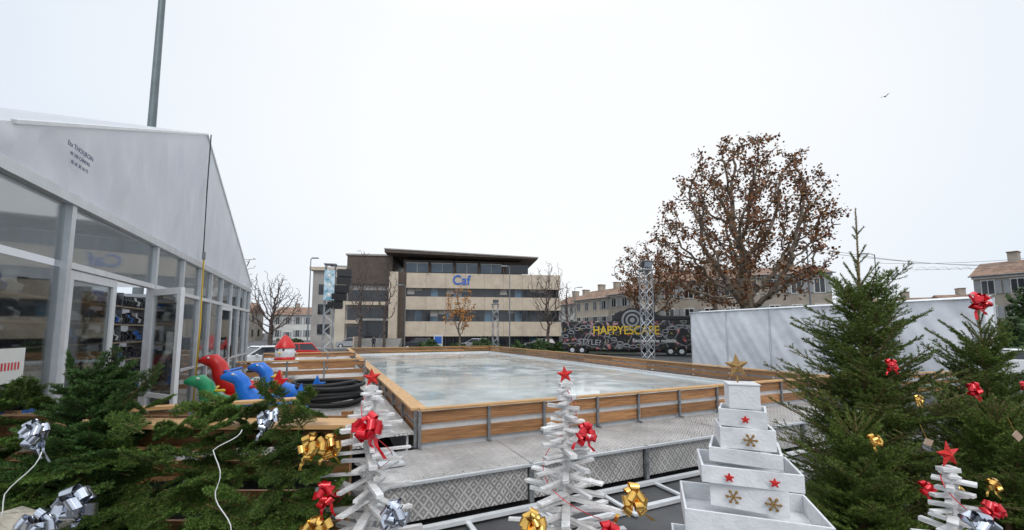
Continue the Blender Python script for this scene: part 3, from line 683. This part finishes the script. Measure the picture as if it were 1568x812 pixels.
house('cream_house',(17.5,71.8,0),math.radians(-62),8,9,8.9,2.2,'stone',3,3)
house('stone_house',(18.6,50,0),math.radians(-18),9,10,8.6,2.0,'stone',3,4)
house('stone_house',(27.3,47.2,0),math.radians(-18),9,10,9.0,1.6,'stone',3,4)
house('cream_house',(62,72,0),math.radians(-25),12,9,6.5,2,'cream',2,4)
house('white_house',(73,66,0),math.radians(-25),12,9,6.8,2,'whiter',2,4)
house('stone_house',(54,80,0),math.radians(-10),9,9,5.6,2,'stone',2,3)
house('stone_house',(56,48,0),math.radians(-62),9,9,9.0,2.0,'stone',3,4)
house('cream_house',(60.5,40,0),math.radians(-62),10,9,10.5,2.4,'cream',3,4)
house('white_house',(-66,110,0),math.radians(5),16,9,7.0,2.4,'whiter',2,6)
house('cream_house',(-49,112,0),math.radians(0),12,9,6.4,2.4,'cream',2,5)
house('stone_house',(-86,100,0),math.radians(10),18,9,7.5,2.6,'stone',2,6)

# ------------------------------------------------------------------ white tarpaulin stand
t=B('tarpaulin_stand',rz=TH,loc=(0,0,0))
t.part('cover')
def sag(a,b): return -.06*abs(math.sin(a*math.pi*5))**.5*math.sin(b*math.pi)+.014*math.sin(a*60+b*9)+.010*math.sin(a*137+b*20)+.02*math.sin(b*7+a*23)
t.grid((18.6,16.3,.55),(0,-11.1,0),(0,0,2.9),160,24,'tarp',lambda a,b:-sag(a,b))
t.grid((18.6,5.2,.55),(.9,.0,0),(0,0,2.9),8,10,'tarp')
t.grid((18.6,5.2,3.45),(0,11.1,0),(.9,0,.12),40,4,'tarp')
t.grid((18.6,16.3,.55),(.9,0,0),(0,0,2.9),8,4,'tarp')
t.part('frame')
for i in range(6):
    u=5.2+2.22*i; t.cyl((18.62,u,0),(18.62,u,3.42),.04,.04,'alu',8)
    if 0<i<5: t.tube([(18.52,u,3.4),(18.5,u+.02,2),(18.52,u,.6)],.008,'shut',5)
    t.cyl((19.48,u,0),(19.48,u,3.5),.04,.04,'alu',8)
t.tube([(18.54,5.2,3.45),(18.54,16.3,3.45)],.035,'alu')
t.build()

# ------------------------------------------------------------------ escape-game trailer
b=B('exhibition_trailer',(5.2,42.5,0),math.atan2(-4.5,13.2),bev=.12)
b.part('body'); b.box((6.9,1.25,2.0),(13.6,2.5,3.0),'graf'); 
b.part('roof_box'); b.prism([(5.2,3.45),(5.6,4.3),(6.2,4.55),(9.2,4.55),(10,4.0),(13.4,3.9),(13.4,3.45)],.1,2.3,'black')
b.part('chassis'); b.box((6.9,1.25,.45),(13.0,2.2,.25),'black')
b.part('wheels')
for x in (1.2,2.2,10.8,11.8):
    for y in (.12,2.38): b.cyl((x,y-.12,.48),(x,y+.12,.48),.48,.48,'rubber',18); b.cyl((x,y-.14,.48),(x,y+.14,.48),.22,.22,'alu',12)
b.part('spiral_disc')
for k in range(6): 
    rr=1.25-.2*k; b.cyl((7.3,-.02-.012*k,3.55),(7.3,-.032-.012*k,3.55),rr,rr,'black' if k%2==0 else 'shut',28)
b.part('chain_artwork')
for i in range(22):
    u=i/21; cx=.5+13*u; cz=1.9+1.0*math.sin(u*9); pts=[(cx+.33*math.cos(a)*math.cos(.6*math.cos(u*9)),-.02,cz+.16*math.sin(a)) for a in [2*math.pi*k/14 for k in range(15)]]
    b.tube(pts,.035,'cargrey',5)
b.text('HAPPYESCAPE',(6.6,-.05,2.5),1.2,'yellow',(math.pi/2,0,0),.015,sx=.85)
b.text('STYLE?',(3.0,-.05,1.3),.8,'cargrey',(math.pi/2,.06,0),.015); b.text('Escape game mobile',(9.3,-.05,1.5),.5,'paper',(math.pi/2,0,0),.015)
b.build()

# ------------------------------------------------------------------ cars
def car(name,loc,rz,paint,van=False):
    b=B(name,loc,rz,bev=.035); L=2.1; k=.25 if van else 0
    b.part('body'); b.prism([(-L,.32),(-L,.70),(-L+.12,.92),(-.95-k,1.0),(1.2,.98),(L-.05,.86),(L,.6),(L-.05,.3),(1.75,.22),(-1.75,.22)],-.86,.86,paint)
    b.part('cabin'); R0=1.5+k
    lo=[(-1.2,-.8,.97),(1.85,-.8,.93),(1.85,.8,.93),(-1.2,.8,.97)]; hi=[(-.35,-.62,R0-.06),(1.45,-.62,R0-.06),(1.45,.62,R0-.06),(-.35,.62,R0-.06)]
    b.add(lo+hi,[(4,5,6,7),(0,1,5,4),(1,2,6,5),(2,3,7,6),(3,0,4,7)],'darkglass')
    b.part('roof'); b.box((.55,0,R0-.02),(1.95,1.3,.08),paint,top=.92)
    b.part('pillars')
    for y in (-1,1):
        for (a,c) in (((-1.2,.97),(-.35,R0-.05)),((.55,.97),(.5,R0-.05)),((1.83,.93),(1.45,R0-.05))): b.beam((a[0],y*.805,a[1]),(c[0],y*.63,c[1]),.05,.07,paint)
    b.part('wheels')
    for x in (-1.3,1.3):
        for y in (-.82,.82): b.cyl((x,y-.1,.32),(x,y+.1,.32),.33,.33,'rubber',18); b.cyl((x,y-.115,.32),(x,y+.115,.32),.2,.2,'alu',10)
    b.part('lights')
    for y in (-.6,.6): b.box((-L+.02,y,.72),(.1,.36,.14),'whitebox'); b.box((L-.03,y,.76),(.08,.3,.18),'redfoil')
    b.part('plates'); b.box((L+.01,0,.55),(.03,.5,.11),'paper'); b.box((-L-.01,0,.45),(.03,.5,.11),'paper')
    b.part('mirrors')
    for y in (-.95,.95): b.box((-.75,y,1.02),(.12,.16,.1),paint)
    b.build()
car('parked_car',(-15.6,25.0,0),math.radians(60),'carwhite')
car('parked_car',(-17.2,31,0),math.radians(40),'red')
car('parked_car',(-12.6,54,0),math.radians(5),'cardark')
car('parked_car',(-4.8,52,0),math.radians(0),'cargrey')
car('parked_car',(3.8,53,0),math.radians(5),'cardark')
car('parked_car',(26.2,20.9,0),math.radians(-30),'carwhite')
car('parked_car',(-24,60,0),math.radians(5),'cargrey')

# ------------------------------------------------------------------ lamps, wires
def lamp(x,y,h,arm=1.2,dr=1,r=.09):
    b=B('street_lamp',(x,y,0)); b.part('pole'); b.cyl((0,0,0),(0,0,h),r,r*.55,'lamp',10); b.cyl((0,0,0),(0,0,.6),r*1.5,r*1.4,'lamp',10)
    b.part('arm'); b.tube([(0,0,h-.1),(dr*arm*.4,0,h+.05),(dr*arm,0,h+.1)],.04,'lamp'); b.part('luminaire'); b.box((dr*(arm+.3),0,h+.08),(.8,.28,.12),'lamp',top=.8); b.build()
lamp(-23,45,10.7,.2,1); lamp(41.5,45,11.2,1.0,-1); lamp(-13.4,50,8.2,.5,-1,.07); lamp(-.3,50,10.6,.4,-1,.08); lamp(26.3,35,10.3,.3,-1); lamp(33.5,58,7,.5,1,.07); lamp(9.5,60,9,.5,1,.06); lamp(27,43,6.5,.4,1,.06)
w=B('overhead_wires')
for (a,b2,sg) in (((26.3,35,10.0),(60,46,10.4),.8),((26.3,35,9.6),(60,40,9.2),.7),((41.5,45,10.2),(62,42,11.0),.5),((27,43,6.4),(41.5,45,7.5),.3)):
    a=Vector(a); c=Vector(b2); w.tube([tuple(a.lerp(c,i/16)-Vector((0,0,sg*4*(i/16)*(1-i/16)))) for i in range(17)],.02,'lamp',4)
w.build()
fl=B('festive_light_motif',(48,46,9.6))
for k in range(5): fl.tube([(k*1.3+.6*math.cos(a),.2,.35*math.sin(a)) for a in [math.pi*q/8 for q in range(9)]],.025,'cable',4)
fl.tube([(-1,.2,0),(8,.2,.2)],.02,'lamp',4); fl.build()

# ------------------------------------------------------------------ trees
tree('plane_tree',(18.2,30.5,0),4.2,10.9,(7.5,6,7.3),1600,.45,.75,.58,.030,'barkp','pleaf',.23,12500,seed=5,leafprob=.75,pear=.22)
tree('plane_tree',(15.8,45,0),3.6,8.5,(4.9,4.5,4.7),700,.4,.7,.28,.024,'barkp','pleaf',.24,4500,seed=8,leafprob=.8,pear=.1)
tree('plane_tree',(21.5,42,0),3.6,8.3,(3.6,4,3.6),400,.4,.7,.25,.024,'barkp','pleaf',.24,2200,seed=9,leafprob=.8)
tree('bare_tree',(-30.2,50,0),1.8,6.1,(4.1,4,4.2),1500,.28,.45,.28,.022,'twig',seed=11)
tree('bare_tree',(-20.4,30,0),3,6.6,(1.4,1.4,2.0),160,.25,.5,.09,.016,'twig',seed=31)
tree('bare_tree',(-19,50,0),2,8,(2.2,2.2,5.4),1000,.3,.45,.2,.02,'twig',seed=12)
tree('bare_tree',(-16.6,52,0),2,8,(2.0,2,5.0),900,.3,.45,.2,.02,'twig',seed=13)
tree('bare_tree',(4.6,51,0),2,7.4,(3.0,3,5.0),1100,.3,.5,.2,.021,'twig',seed=14)
tree('bare_tree',(9.0,66,0),2,7.0,(2.4,3,4.6),500,.3,.5,.2,.022,'twig',seed=15)
tree('autumn_tree',(-5.8,44.5,0),1.8,5.0,(2.2,2.2,3.0),350,.3,.5,.12,.015,'bark','oleaf',.2,900,seed=16)
tree('street_tree',(34,52,0),2,5,(1.2,1.2,2.4),250,.3,.5,.12,.02,'twig',seed=18)
def shrub(name,loc,rad,n,seed,ls=.12,m='hleaf'):
    g=np.random.default_rng(seed); d=g.normal(size=(n,3)); d/=np.linalg.norm(d,axis=1)[:,None]; d[:,2]=np.abs(d[:,2])
    lum=.8+.2*np.sin(d[:,0]*5+seed)*np.cos(d[:,1]*4)+.12*np.sin(d[:,2]*9+d[:,0]*7)
    C=d*(lum*g.random(n)**.25)[:,None]*np.array(rad)
    e1=g.normal(size=(n,3)); e1/=np.linalg.norm(e1,axis=1)[:,None]; e2=np.cross(e1,d); e2/=np.linalg.norm(e2,axis=1)[:,None]+1e-9; s=ls*(.6+.8*g.random((n,1)))
    L=np.stack([C-e1*s,C-e2*s*.6,C+e1*s,C+e2*s*.6],1).reshape(-1,3)
    o=npmesh(name,L,[np.arange(n*4).reshape(-1,4)],[m],[0]); o.location=loc; return o
for i,(x,y,rx,rz_) in enumerate([(-10.2,50,1.9,1.7),(-3.4,50.5,2.6,1.9),(.8,50,1.5,1.3),(3.6,49,2.3,1.6),(6.4,49.5,1.6,1.4),(-6.8,51,1.5,1.2),(9,50,2.4,1.6),(13,48,2,1.5)]): shrub('shrub',(x,y,0),(rx,1.4,rz_),2600,i,.13)
shrub('hedge',(43.5,33,0),(6.5,3,5.6),9000,40,.22); shrub('hedge',(52,30,0),(6,4,6),7000,41,.25); shrub('hedge',(36.0,34.5,0),(3,2,2.6),3000,42,.2)
shrub('shrub',(-34,62,0),(3,2,1.6),2500,43,.18)
V=[];g=np.random.default_rng(77)
for k in range(70):
    a=g.uniform(-1.2,1.2); dd=g.uniform(130,190); c=np.array([math.sin(a)*dd,math.cos(a)*dd,0]); n=500
    q=g.normal(size=(n,3)); q/=np.linalg.norm(q,axis=1)[:,None]; q[:,2]=abs(q[:,2]); C=c+q*(g.random((n,1))**.4)*np.array([7,6,g.uniform(3.5,7)])
    e1=g.normal(size=(n,3)); e2=g.normal(size=(n,3)); V.append(np.stack([C-e1*.5,C-e2*.35,C+e1*.5,C+e2*.35],1).reshape(-1,3))
V=np.concatenate(V); npmesh('distant_trees',V,[np.arange(len(V)).reshape(-1,4)],['twig'],[0])

# ------------------------------------------------------------------ person
def person(loc,rz):
    J={'pel':(0,0,.95,.15),'sp':(0,0,1.15,.14),'ch':(0,0,1.38,.17),'nk':(0,0,1.5,.06),'hd':(0,-.01,1.62,.105),'ht':(0,0,1.74,.07),
       'sl':(.19,0,1.42,.075),'el':(.26,.05,1.14,.05),'wl':(.24,-.06,.92,.035),'fl':(.24,-.09,.82,.03),'sr':(-.19,0,1.42,.075),'er':(-.26,-.02,1.14,.05),'wr':(-.24,-.16,.95,.035),'fr':(-.24,-.2,.86,.03),
       'hl':(.1,0,.88,.1),'kl':(.11,-.12,.5,.07),'al':(.11,.02,.1,.045),'tl':(.11,-.15,.04,.04),'hr':(-.1,0,.88,.1),'kr':(-.11,.06,.5,.07),'ar':(-.11,.26,.12,.045),'tr':(-.11,.12,.04,.04)}
    E=[('pel','sp'),('sp','ch'),('ch','nk'),('nk','hd'),('hd','ht'),('ch','sl'),('sl','el'),('el','wl'),('wl','fl'),('ch','sr'),('sr','er'),('er','wr'),('wr','fr'),('pel','hl'),('hl','kl'),('kl','al'),('al','tl'),('pel','hr'),('hr','kr'),('kr','ar'),('ar','tr')]
    ks=list(J); me=bpy.data.meshes.new('pedestrian'); me.from_pydata([J[k][:3] for k in ks],[(ks.index(a),ks.index(c)) for a,c in E],[])
    me.materials.append(M['cloth']); o=bpy.data.objects.new('pedestrian',me); S.collection.objects.link(o)
    md=o.modifiers.new('s','SKIN'); sd=me.skin_vertices[0].data
    for i,k in enumerate(ks): sd[i].radius=(J[k][3],J[k][3])
    sd[0].use_root=True; o.modifiers.new('ss','SUBSURF').levels=2; o.location=loc; o.rotation_euler=(0,0,rz)
    h=B('head',(0,0,0)); h.lathe([(0,1.50),(.07,1.52),(.09,1.62),(.085,1.66)],'skin',(0,-.03,0),12); h.lathe([(.106,1.60),(.115,1.67),(.09,1.75),(0,1.78)],'black',(0,0,0),12); q=h.build(); q.parent=o
person((-18.3,53.0,0),.5)
bd=B('bird',(29.5,30,20.9),.4); bd.part('body'); bd.tube([(-.16,0,0),(-.08,0,.01),(.03,0,.02),(.12,0,.03),(.17,0,.02)],[.008,.03,.045,.03,.006],'black',8)
bd.part('wings'); bd.add([(.06,.02,.03),(-.04,.02,.03),(-.02,.2,.1),(-.1,.38,.04),(.06,.22,.11)],[(0,1,2,4),(4,2,3)],'black'); bd.add([(.06,-.02,.03),(-.04,-.02,.03),(-.02,-.2,.12),(-.1,-.38,.09),(.06,-.22,.12)],[(0,4,2,1),(4,3,2)],'black'); bd.build()

# ------------------------------------------------------------------ foreground decorations
def stick_tree(loc,H,R,n,seed,base=.0,starr=.07,bows=()):
    random.seed(seed); b=B('wooden_slat_christmas_tree',loc,0,bev=.002)
    b.part('trunk'); b.box((0,0,H/2),(.045,.045,H),'whitewood'); b.box((0,0,.02),(.5,.5,.04),'whitewood')
    b.part('slats')
    for i in range(n):
        z=H-.02-(H-.25)*(i/n)**.97; f=(H-z)/H; L=(2*R*f**.82+.07)*random.uniform(.72,1.18); a=i*math.radians(67)+random.uniform(-.6,.6)
        off=random.uniform(-.10,.10)*L; th=random.choice([.016,.020,.026])
        R3=Matrix.Rotation(a,3,'Z')@Euler((random.uniform(-.1,.1),random.uniform(-.09,.09),0)).to_matrix()
        b.box(Vector((0,0,z))+R3@Vector((off,0,0)),(L,random.uniform(.028,.058),th),'whitewood',R=R3)
    b.part('star'); b.star((0,0,H+starr*.75),starr,'redglit',face=(.1,-1,0),rot=.1)
    b.part('ribbon'); pts=[]
    for i in range(60):
        t=i/59; z=H-.05-(H-.5)*t; rr=.03+R*.75*((H-z)/H); a=t*13+seed; pts.append((rr*math.cos(a),rr*math.sin(a),z))
    b.tube(pts,.0035,'redfoil',4)
    o=b.build(); bb=B('bows'); 
    for (p,s,m) in bows: bb.bow(p,s,m,face=(random.uniform(-.4,.4),-1,.3))
    q=bb.build(); q.parent=o
stick_tree((-.97,2.8,0),2.03,.66,62,3,bows=(((.03,-.12,1.77),.115,'redfoil'),((-.2,-.15,1.66),.09,'gold'),((-.20,-.2,1.38),.085,'redfoil'),((-.27,-.25,1.14),.11,'gold'),((.26,-.25,1.28),.11,'silver'),((-.1,-.2,.95),.1,'redfoil')))
stick_tree((.38,2.9,0),2.04,.62,62,5,bows=(((.12,-.1,1.70),.085,'redfoil'),((-.26,-.3,1.20),.10,'gold'),((.42,-.15,1.29),.11,'gold'),((.22,-.3,1.13),.11,'redfoil'),((-.2,-.35,1.08),.11,'redfoil')))
stick_tree((2.55,2.4,0),1.62,.5,50,9,starr=.085,bows=(((-.10,-.2,1.36),.095,'silver'),((.10,-.1,1.42),.065,'redfoil'),((.05,-.25,1.1),.09,'silver'),((-.18,-.3,1.25),.08,'silver')))

random.seed(21)
b=B('stacked_box_christmas_tree',(1.53,2.7,0),math.radians(-24),bev=.002)
def tray(w,dp,z0,z1,rz,m='whitebox'):
    th=.014; R=Matrix.Rotation(rz,3,'Z')
    for c,dd in (((0,-dp/2+th/2,0),(w,th,z1-z0)),((0,dp/2-th/2,0),(w,th,z1-z0)),((-w/2+th/2,0,0),(th,dp-2*th-.002,z1-z0)),((w/2-th/2,0,0),(th,dp-2*th-.002,z1-z0))):
        c=R@Vector(c); b.box((c.x,c.y,(z0+z1)/2),dd,m,rz=rz)
    b.box((0,0,z0+.008),(w-2*th-.004,dp-2*th-.004,.012),m,rz=rz)
b.part('boxes')
tiers=[(.18,.16,1.90,2.05,.1,1),(.27,.24,1.79,1.90,-.12,0),(.31,.28,1.66,1.79,.06,0),(.40,.34,1.57,1.66,-.1,0),(.55,.38,1.45,1.555,.06,0),(.42,.34,1.30,1.45,-.05,0),(.78,.5,1.17,1.30,.08,0),(.54,.46,.95,1.17,-.05,0),(.9,.7,.82,.95,.1,0),(.7,.6,.55,.82,0,0),(.95,.85,.4,.55,.1,0),(.8,.75,0,.4,0,0)]
for (w_,d_,a,c,rz,cl) in tiers:
    tray(w_,d_,a+.001,c,rz)
    if cl: b.box((0,0,c+.006),(w_+.01,d_+.01,.010),'whitebox',rz=rz)
b.part('star'); b.cyl((-.02,0,2.05),(-.02,0,2.1),.006,.006,'goldglit'); b.star((-.02,-.0,2.17),.09,'goldglit',face=(.4,-1,.05),rot=.05)
b.part('small_stars')
for (x,y,z,s) in ((.0,-.14,1.845,.034),(-.11,-.215,1.50,.038),(.13,-.205,1.50,.038),(-.2,-.27,1.08,.045)): b.star((x,y,z),s,'redglit',th=.12)
b.part('snowflakes')
for (x,y,z,s) in ((.02,-.16,1.725,.042),(-.09,-.19,1.38,.045),(.12,-.19,1.37,.045)):
    for k in range(3):
        a=k*math.pi/3; dx=math.cos(a)*s; dz=math.sin(a)*s; b.beam((x-dx,y,z-dz),(x+dx,y,z+dz),.006,.010,'goldglit')
        for q in (-.6,.6):
            for e in (-.7,.7): b.beam((x+dx*q,y-.004,z+dz*q),(x+dx*q+math.cos(a+e)*s*.3*(1 if q>0 else -1),y-.004,z+dz*q+math.sin(a+e)*s*.3*(1 if q>0 else -1)),.005,.007,'goldglit')
b.build()

spruce('spruce_tree',(3.45,4.0,0),3.66,1.05,5,nw=17,leader=1.0,lean=(.08,0))
spruce('spruce_tree',(4.85,4.1,0),2.78,1.05,6,nw=15,leader=.62,lean=(-.05,0))
spruce('spruce_tree',(2.95,3.5,0),1.7,.75,8,nw=11,leader=.3)
spruce('spruce_tree',(4.05,3.4,0),1.85,.85,10,nw=12,leader=.3)
orn=B('christmas_ornaments'); orn.part('bows')
for (p,s,m) in (((3.15,3.35,2.12),.055,'redfoil'),((3.75,3.3,1.93),.065,'redfoil'),((2.65,3.0,1.6),.055,'gold'),((2.95,2.95,1.28),.06,'redfoil'),((4.68,4.0,2.70),.11,'redfoil'),((4.3,3.4,1.95),.05,'redfoil'),((4.9,3.3,1.9),.06,'redfoil'),((3.0,3.0,1.9),.035,'gold'),((4.6,3.3,1.5),.07,'redfoil'),((2.95,2.75,1.35),.05,'gold'),((2.9,2.5,1.48),.05,'gold')):
    orn.bow(p,s,m)
orn.part('tags')
for p,a in (((2.95,2.9,1.62),.3),((4.7,3.5,2.2),.6),((4.9,3.4,2.1),-.2),((3.4,2.75,1.7),.7)):
    orn.box(p,(.07,.004,.045),'kraft',R=Euler((.2,a,.2)).to_matrix())
    orn.cyl((p[0],p[1]+.01,p[2]+.02),(p[0]-.03,p[1]+.02,p[2]+.12),.002,.002,'gold',4)
orn.build()

# fir greenery on the left
random.seed(5); pl=[]
for i in range(340):
    x=random.uniform(-4.2,-1.22); y=random.uniform(2.65,3.2); zt=1.84+.08*math.sin(x*3)-.08*max(0,x+2)*.8; z=random.uniform(.7,zt)
    a=random.gauss(0,.9); el=random.uniform(-.45,.45)
    if z>zt-.2: el=random.uniform(.05,.7)
    d=(math.sin(a),-math.cos(a)*.7,el); pl.append(((x,y+.05,z),d,random.uniform(.22,.46)*(1 if z<1.5 else .75),random.uniform(-.7,.7)))
fir_mesh('fir_branch_garland',pl,'needle',nl=.019,dens=2.4)
pl=[]
for i in range(32):
    z=.6+1.5*i/32; az=random.uniform(0,6.28)
    for k in range(4):
        az+=1.57+random.uniform(-.3,.3); el=random.uniform(.1,.7); pl.append(((-3.25+.15*z,2.9,z),(math.cos(az),math.sin(az),el),(.58*(1-i/36)+.12)*random.uniform(.7,1.15),random.uniform(-.3,.3)))
pl+=[((-3.0,2.9,1.95),(.5,0,1),.36,0),((-2.85,2.9,1.8),(.8,0,.8),.48,0),((-3.0,2.9,2.0),(.9,-.1,.45),.38,.4),((-3.1,2.9,1.95),(-.4,-.1,1),.33,.4)]
fir_mesh('spruce_tree',pl,'needle2',[((-3.25,2.9,0),(-2.95,2.9,2.1),.035,.008)],nl=.02,dens=2.0)
pf=B('pallet_planter'); 
for z in (.85,1.08,1.31,1.54,1.66): pf.box((-2.75,3.3,z),(2.9,.03,.12),'woodX')
pf.box((-2.3,3.12,1.70),(2.3,.25,.03),'capX')
for x in (-4.1,-3.2,-2.3,-1.35): pf.box((x,3.34,.9),(.08,.05,1.7),'woodX')
for x in (-3.0,-1.9): pf.box((x,2.55,1.12),(.8,.06,.09),'capX',R=Euler((0,.03,.1)).to_matrix())
pf.build()
lb=B('gift_bow_decorations'); lb.part('bows')
for (p,s,m) in (((-2.9,2.5,1.78),.09,'silver'),((-2.45,2.35,1.42),.12,'silver'),((-1.52,2.55,1.85),.08,'silver'),((-1.72,2.3,1.2),.11,'silver'),((-1.22,2.5,1.70),.085,'gold'),((-2.6,2.3,1.33),.10,'silver'),((-1.15,2.45,1.24),.10,'gold')): lb.bow(p,s,m,loops=14)
lb.part('cables')
for pts in ([(-1.6,2.42,1.82),(-1.70,2.36,1.72),(-1.66,2.33,1.5),(-1.56,2.3,1.3),(-1.5,2.3,1.05)],[(-2.75,2.4,1.7),(-2.8,2.3,1.5),(-2.86,2.28,1.25),(-2.8,2.28,1.05)]):
    q=[]
    for i in range(len(pts)-1):
        for k in range(6):
            t=k/6; p=Vector(pts[i]).lerp(Vector(pts[i+1]),t); q.append((p.x+.02*math.sin((i+t)*5),p.y,p.z))
    lb.tube(q,.003,'cable',5)
lb.build()
st=B('stone_block',(-2.85,2.28,0)); 
vs=[];fs=[];nn=16;prof=[(0.02,0),(.28,.02),(.30,.6),(.29,1.1),(.25,1.30),(.16,1.37),(.01,1.38)]
for r_,z_ in prof:
    for j in range(nn): a=2*math.pi*j/nn; k=1+.12*math.sin(3*a+z_*5)+.06*math.sin(7*a); vs.append((r_*k*1.2*math.cos(a),r_*k*math.sin(a),z_+.02*math.sin(5*a)))
for i in range(len(prof)-1):
    for j in range(nn): fs.append((i*nn+j,i*nn+(j+1)%nn,(i+1)*nn+(j+1)%nn,(i+1)*nn+j))
st.add(vs,fs,'limestone',True); st.build()

# ------------------------------------------------------------------ light & sky (overcast: zenith brighter than horizon)
SAZ=165
w=bpy.data.worlds.new('World'); S.world=w; w.use_nodes=True; n=w.node_tree.nodes; l=w.node_tree.links; bg=n['Background']
sk=n.new('ShaderNodeTexSky'); sk.sky_type='NISHITA'; sk.sun_disc=False; sk.sun_elevation=math.radians(48); sk.sun_rotation=math.radians(SAZ); sk.dust_density=3; sk.air_density=1
tc=n.new('ShaderNodeTexCoord'); dt=n.new('ShaderNodeVectorMath'); dt.operation='DOT_PRODUCT'; dt.inputs[1].default_value=Vector((.08,.86,.5)).normalized(); l.new(tc.outputs['Generated'],dt.inputs[0])
nz=n.new('ShaderNodeTexNoise'); nz.inputs['Scale'].default_value=1.6; nz.inputs['Detail'].default_value=4; l.new(tc.outputs['Generated'],nz.inputs['Vector'])
ad=n.new('ShaderNodeMath'); ad.operation='MULTIPLY_ADD'; ad.inputs[1].default_value=.3; l.new(nz.outputs['Fac'],ad.inputs[0]); l.new(dt.outputs['Value'],ad.inputs[2])
rp=n.new('ShaderNodeValToRGB'); e=rp.color_ramp.elements; e[0].position=.62; e[0].color=(.72,.785,.865,1); e[1].position=.97; e[1].color=(.90,.915,.93,1)
sh=n.new('ShaderNodeMath'); sh.operation='SUBTRACT'; sh.inputs[1].default_value=.12; l.new(ad.outputs[0],sh.inputs[0])
l.new(sh.outputs[0],rp.inputs[0])
sp=n.new('ShaderNodeSeparateXYZ'); l.new(tc.outputs['Generated'],sp.inputs[0])
zr=n.new('ShaderNodeMapRange'); zr.interpolation_type='SMOOTHSTEP'; zr.inputs['From Min'].default_value=.62; zr.inputs['From Max'].default_value=.95; zr.inputs['To Min'].default_value=9.6; zr.inputs['To Max'].default_value=17; l.new(sp.outputs['Z'],zr.inputs['Value'])
sc=n.new('ShaderNodeVectorMath'); sc.operation='SCALE'; l.new(zr.outputs[0],sc.inputs['Scale']); l.new(rp.outputs[0],sc.inputs[0])
mx=n.new('ShaderNodeMix'); mx.data_type='RGBA'; mx.inputs[0].default_value=.95; l.new(sk.outputs[0],mx.inputs[6]); l.new(sc.outputs[0],mx.inputs[7])
l.new(mx.outputs[2],bg.inputs['Color']); bg.inputs['Strength'].default_value=.118
sd=bpy.data.lights.new('sun','SUN'); sd.energy=1.2; sd.angle=math.radians(25); sd.color=(1,.97,.93); so=bpy.data.objects.new('sun',sd); S.collection.objects.link(so)
az=math.radians(SAZ); el=math.radians(48); dirv=Vector((math.sin(az)*math.cos(el),math.cos(az)*math.cos(el),math.sin(el))); so.rotation_euler=dirv.to_track_quat('Z','Y').to_euler()

cd=bpy.data.cameras.new('camera'); cam=bpy.data.objects.new('camera',cd); S.collection.objects.link(cam); cam.location=(0,0,2.4); cam.rotation_euler=(math.radians(95),0,0)
cd.lens=14.0; cd.sensor_width=36; cd.shift_y=.031; cd.clip_start=.05; cd.clip_end=2000; S.camera=cam
S.view_settings.view_transform='Standard'; S.view_settings.look='None'; S.view_settings.exposure=0
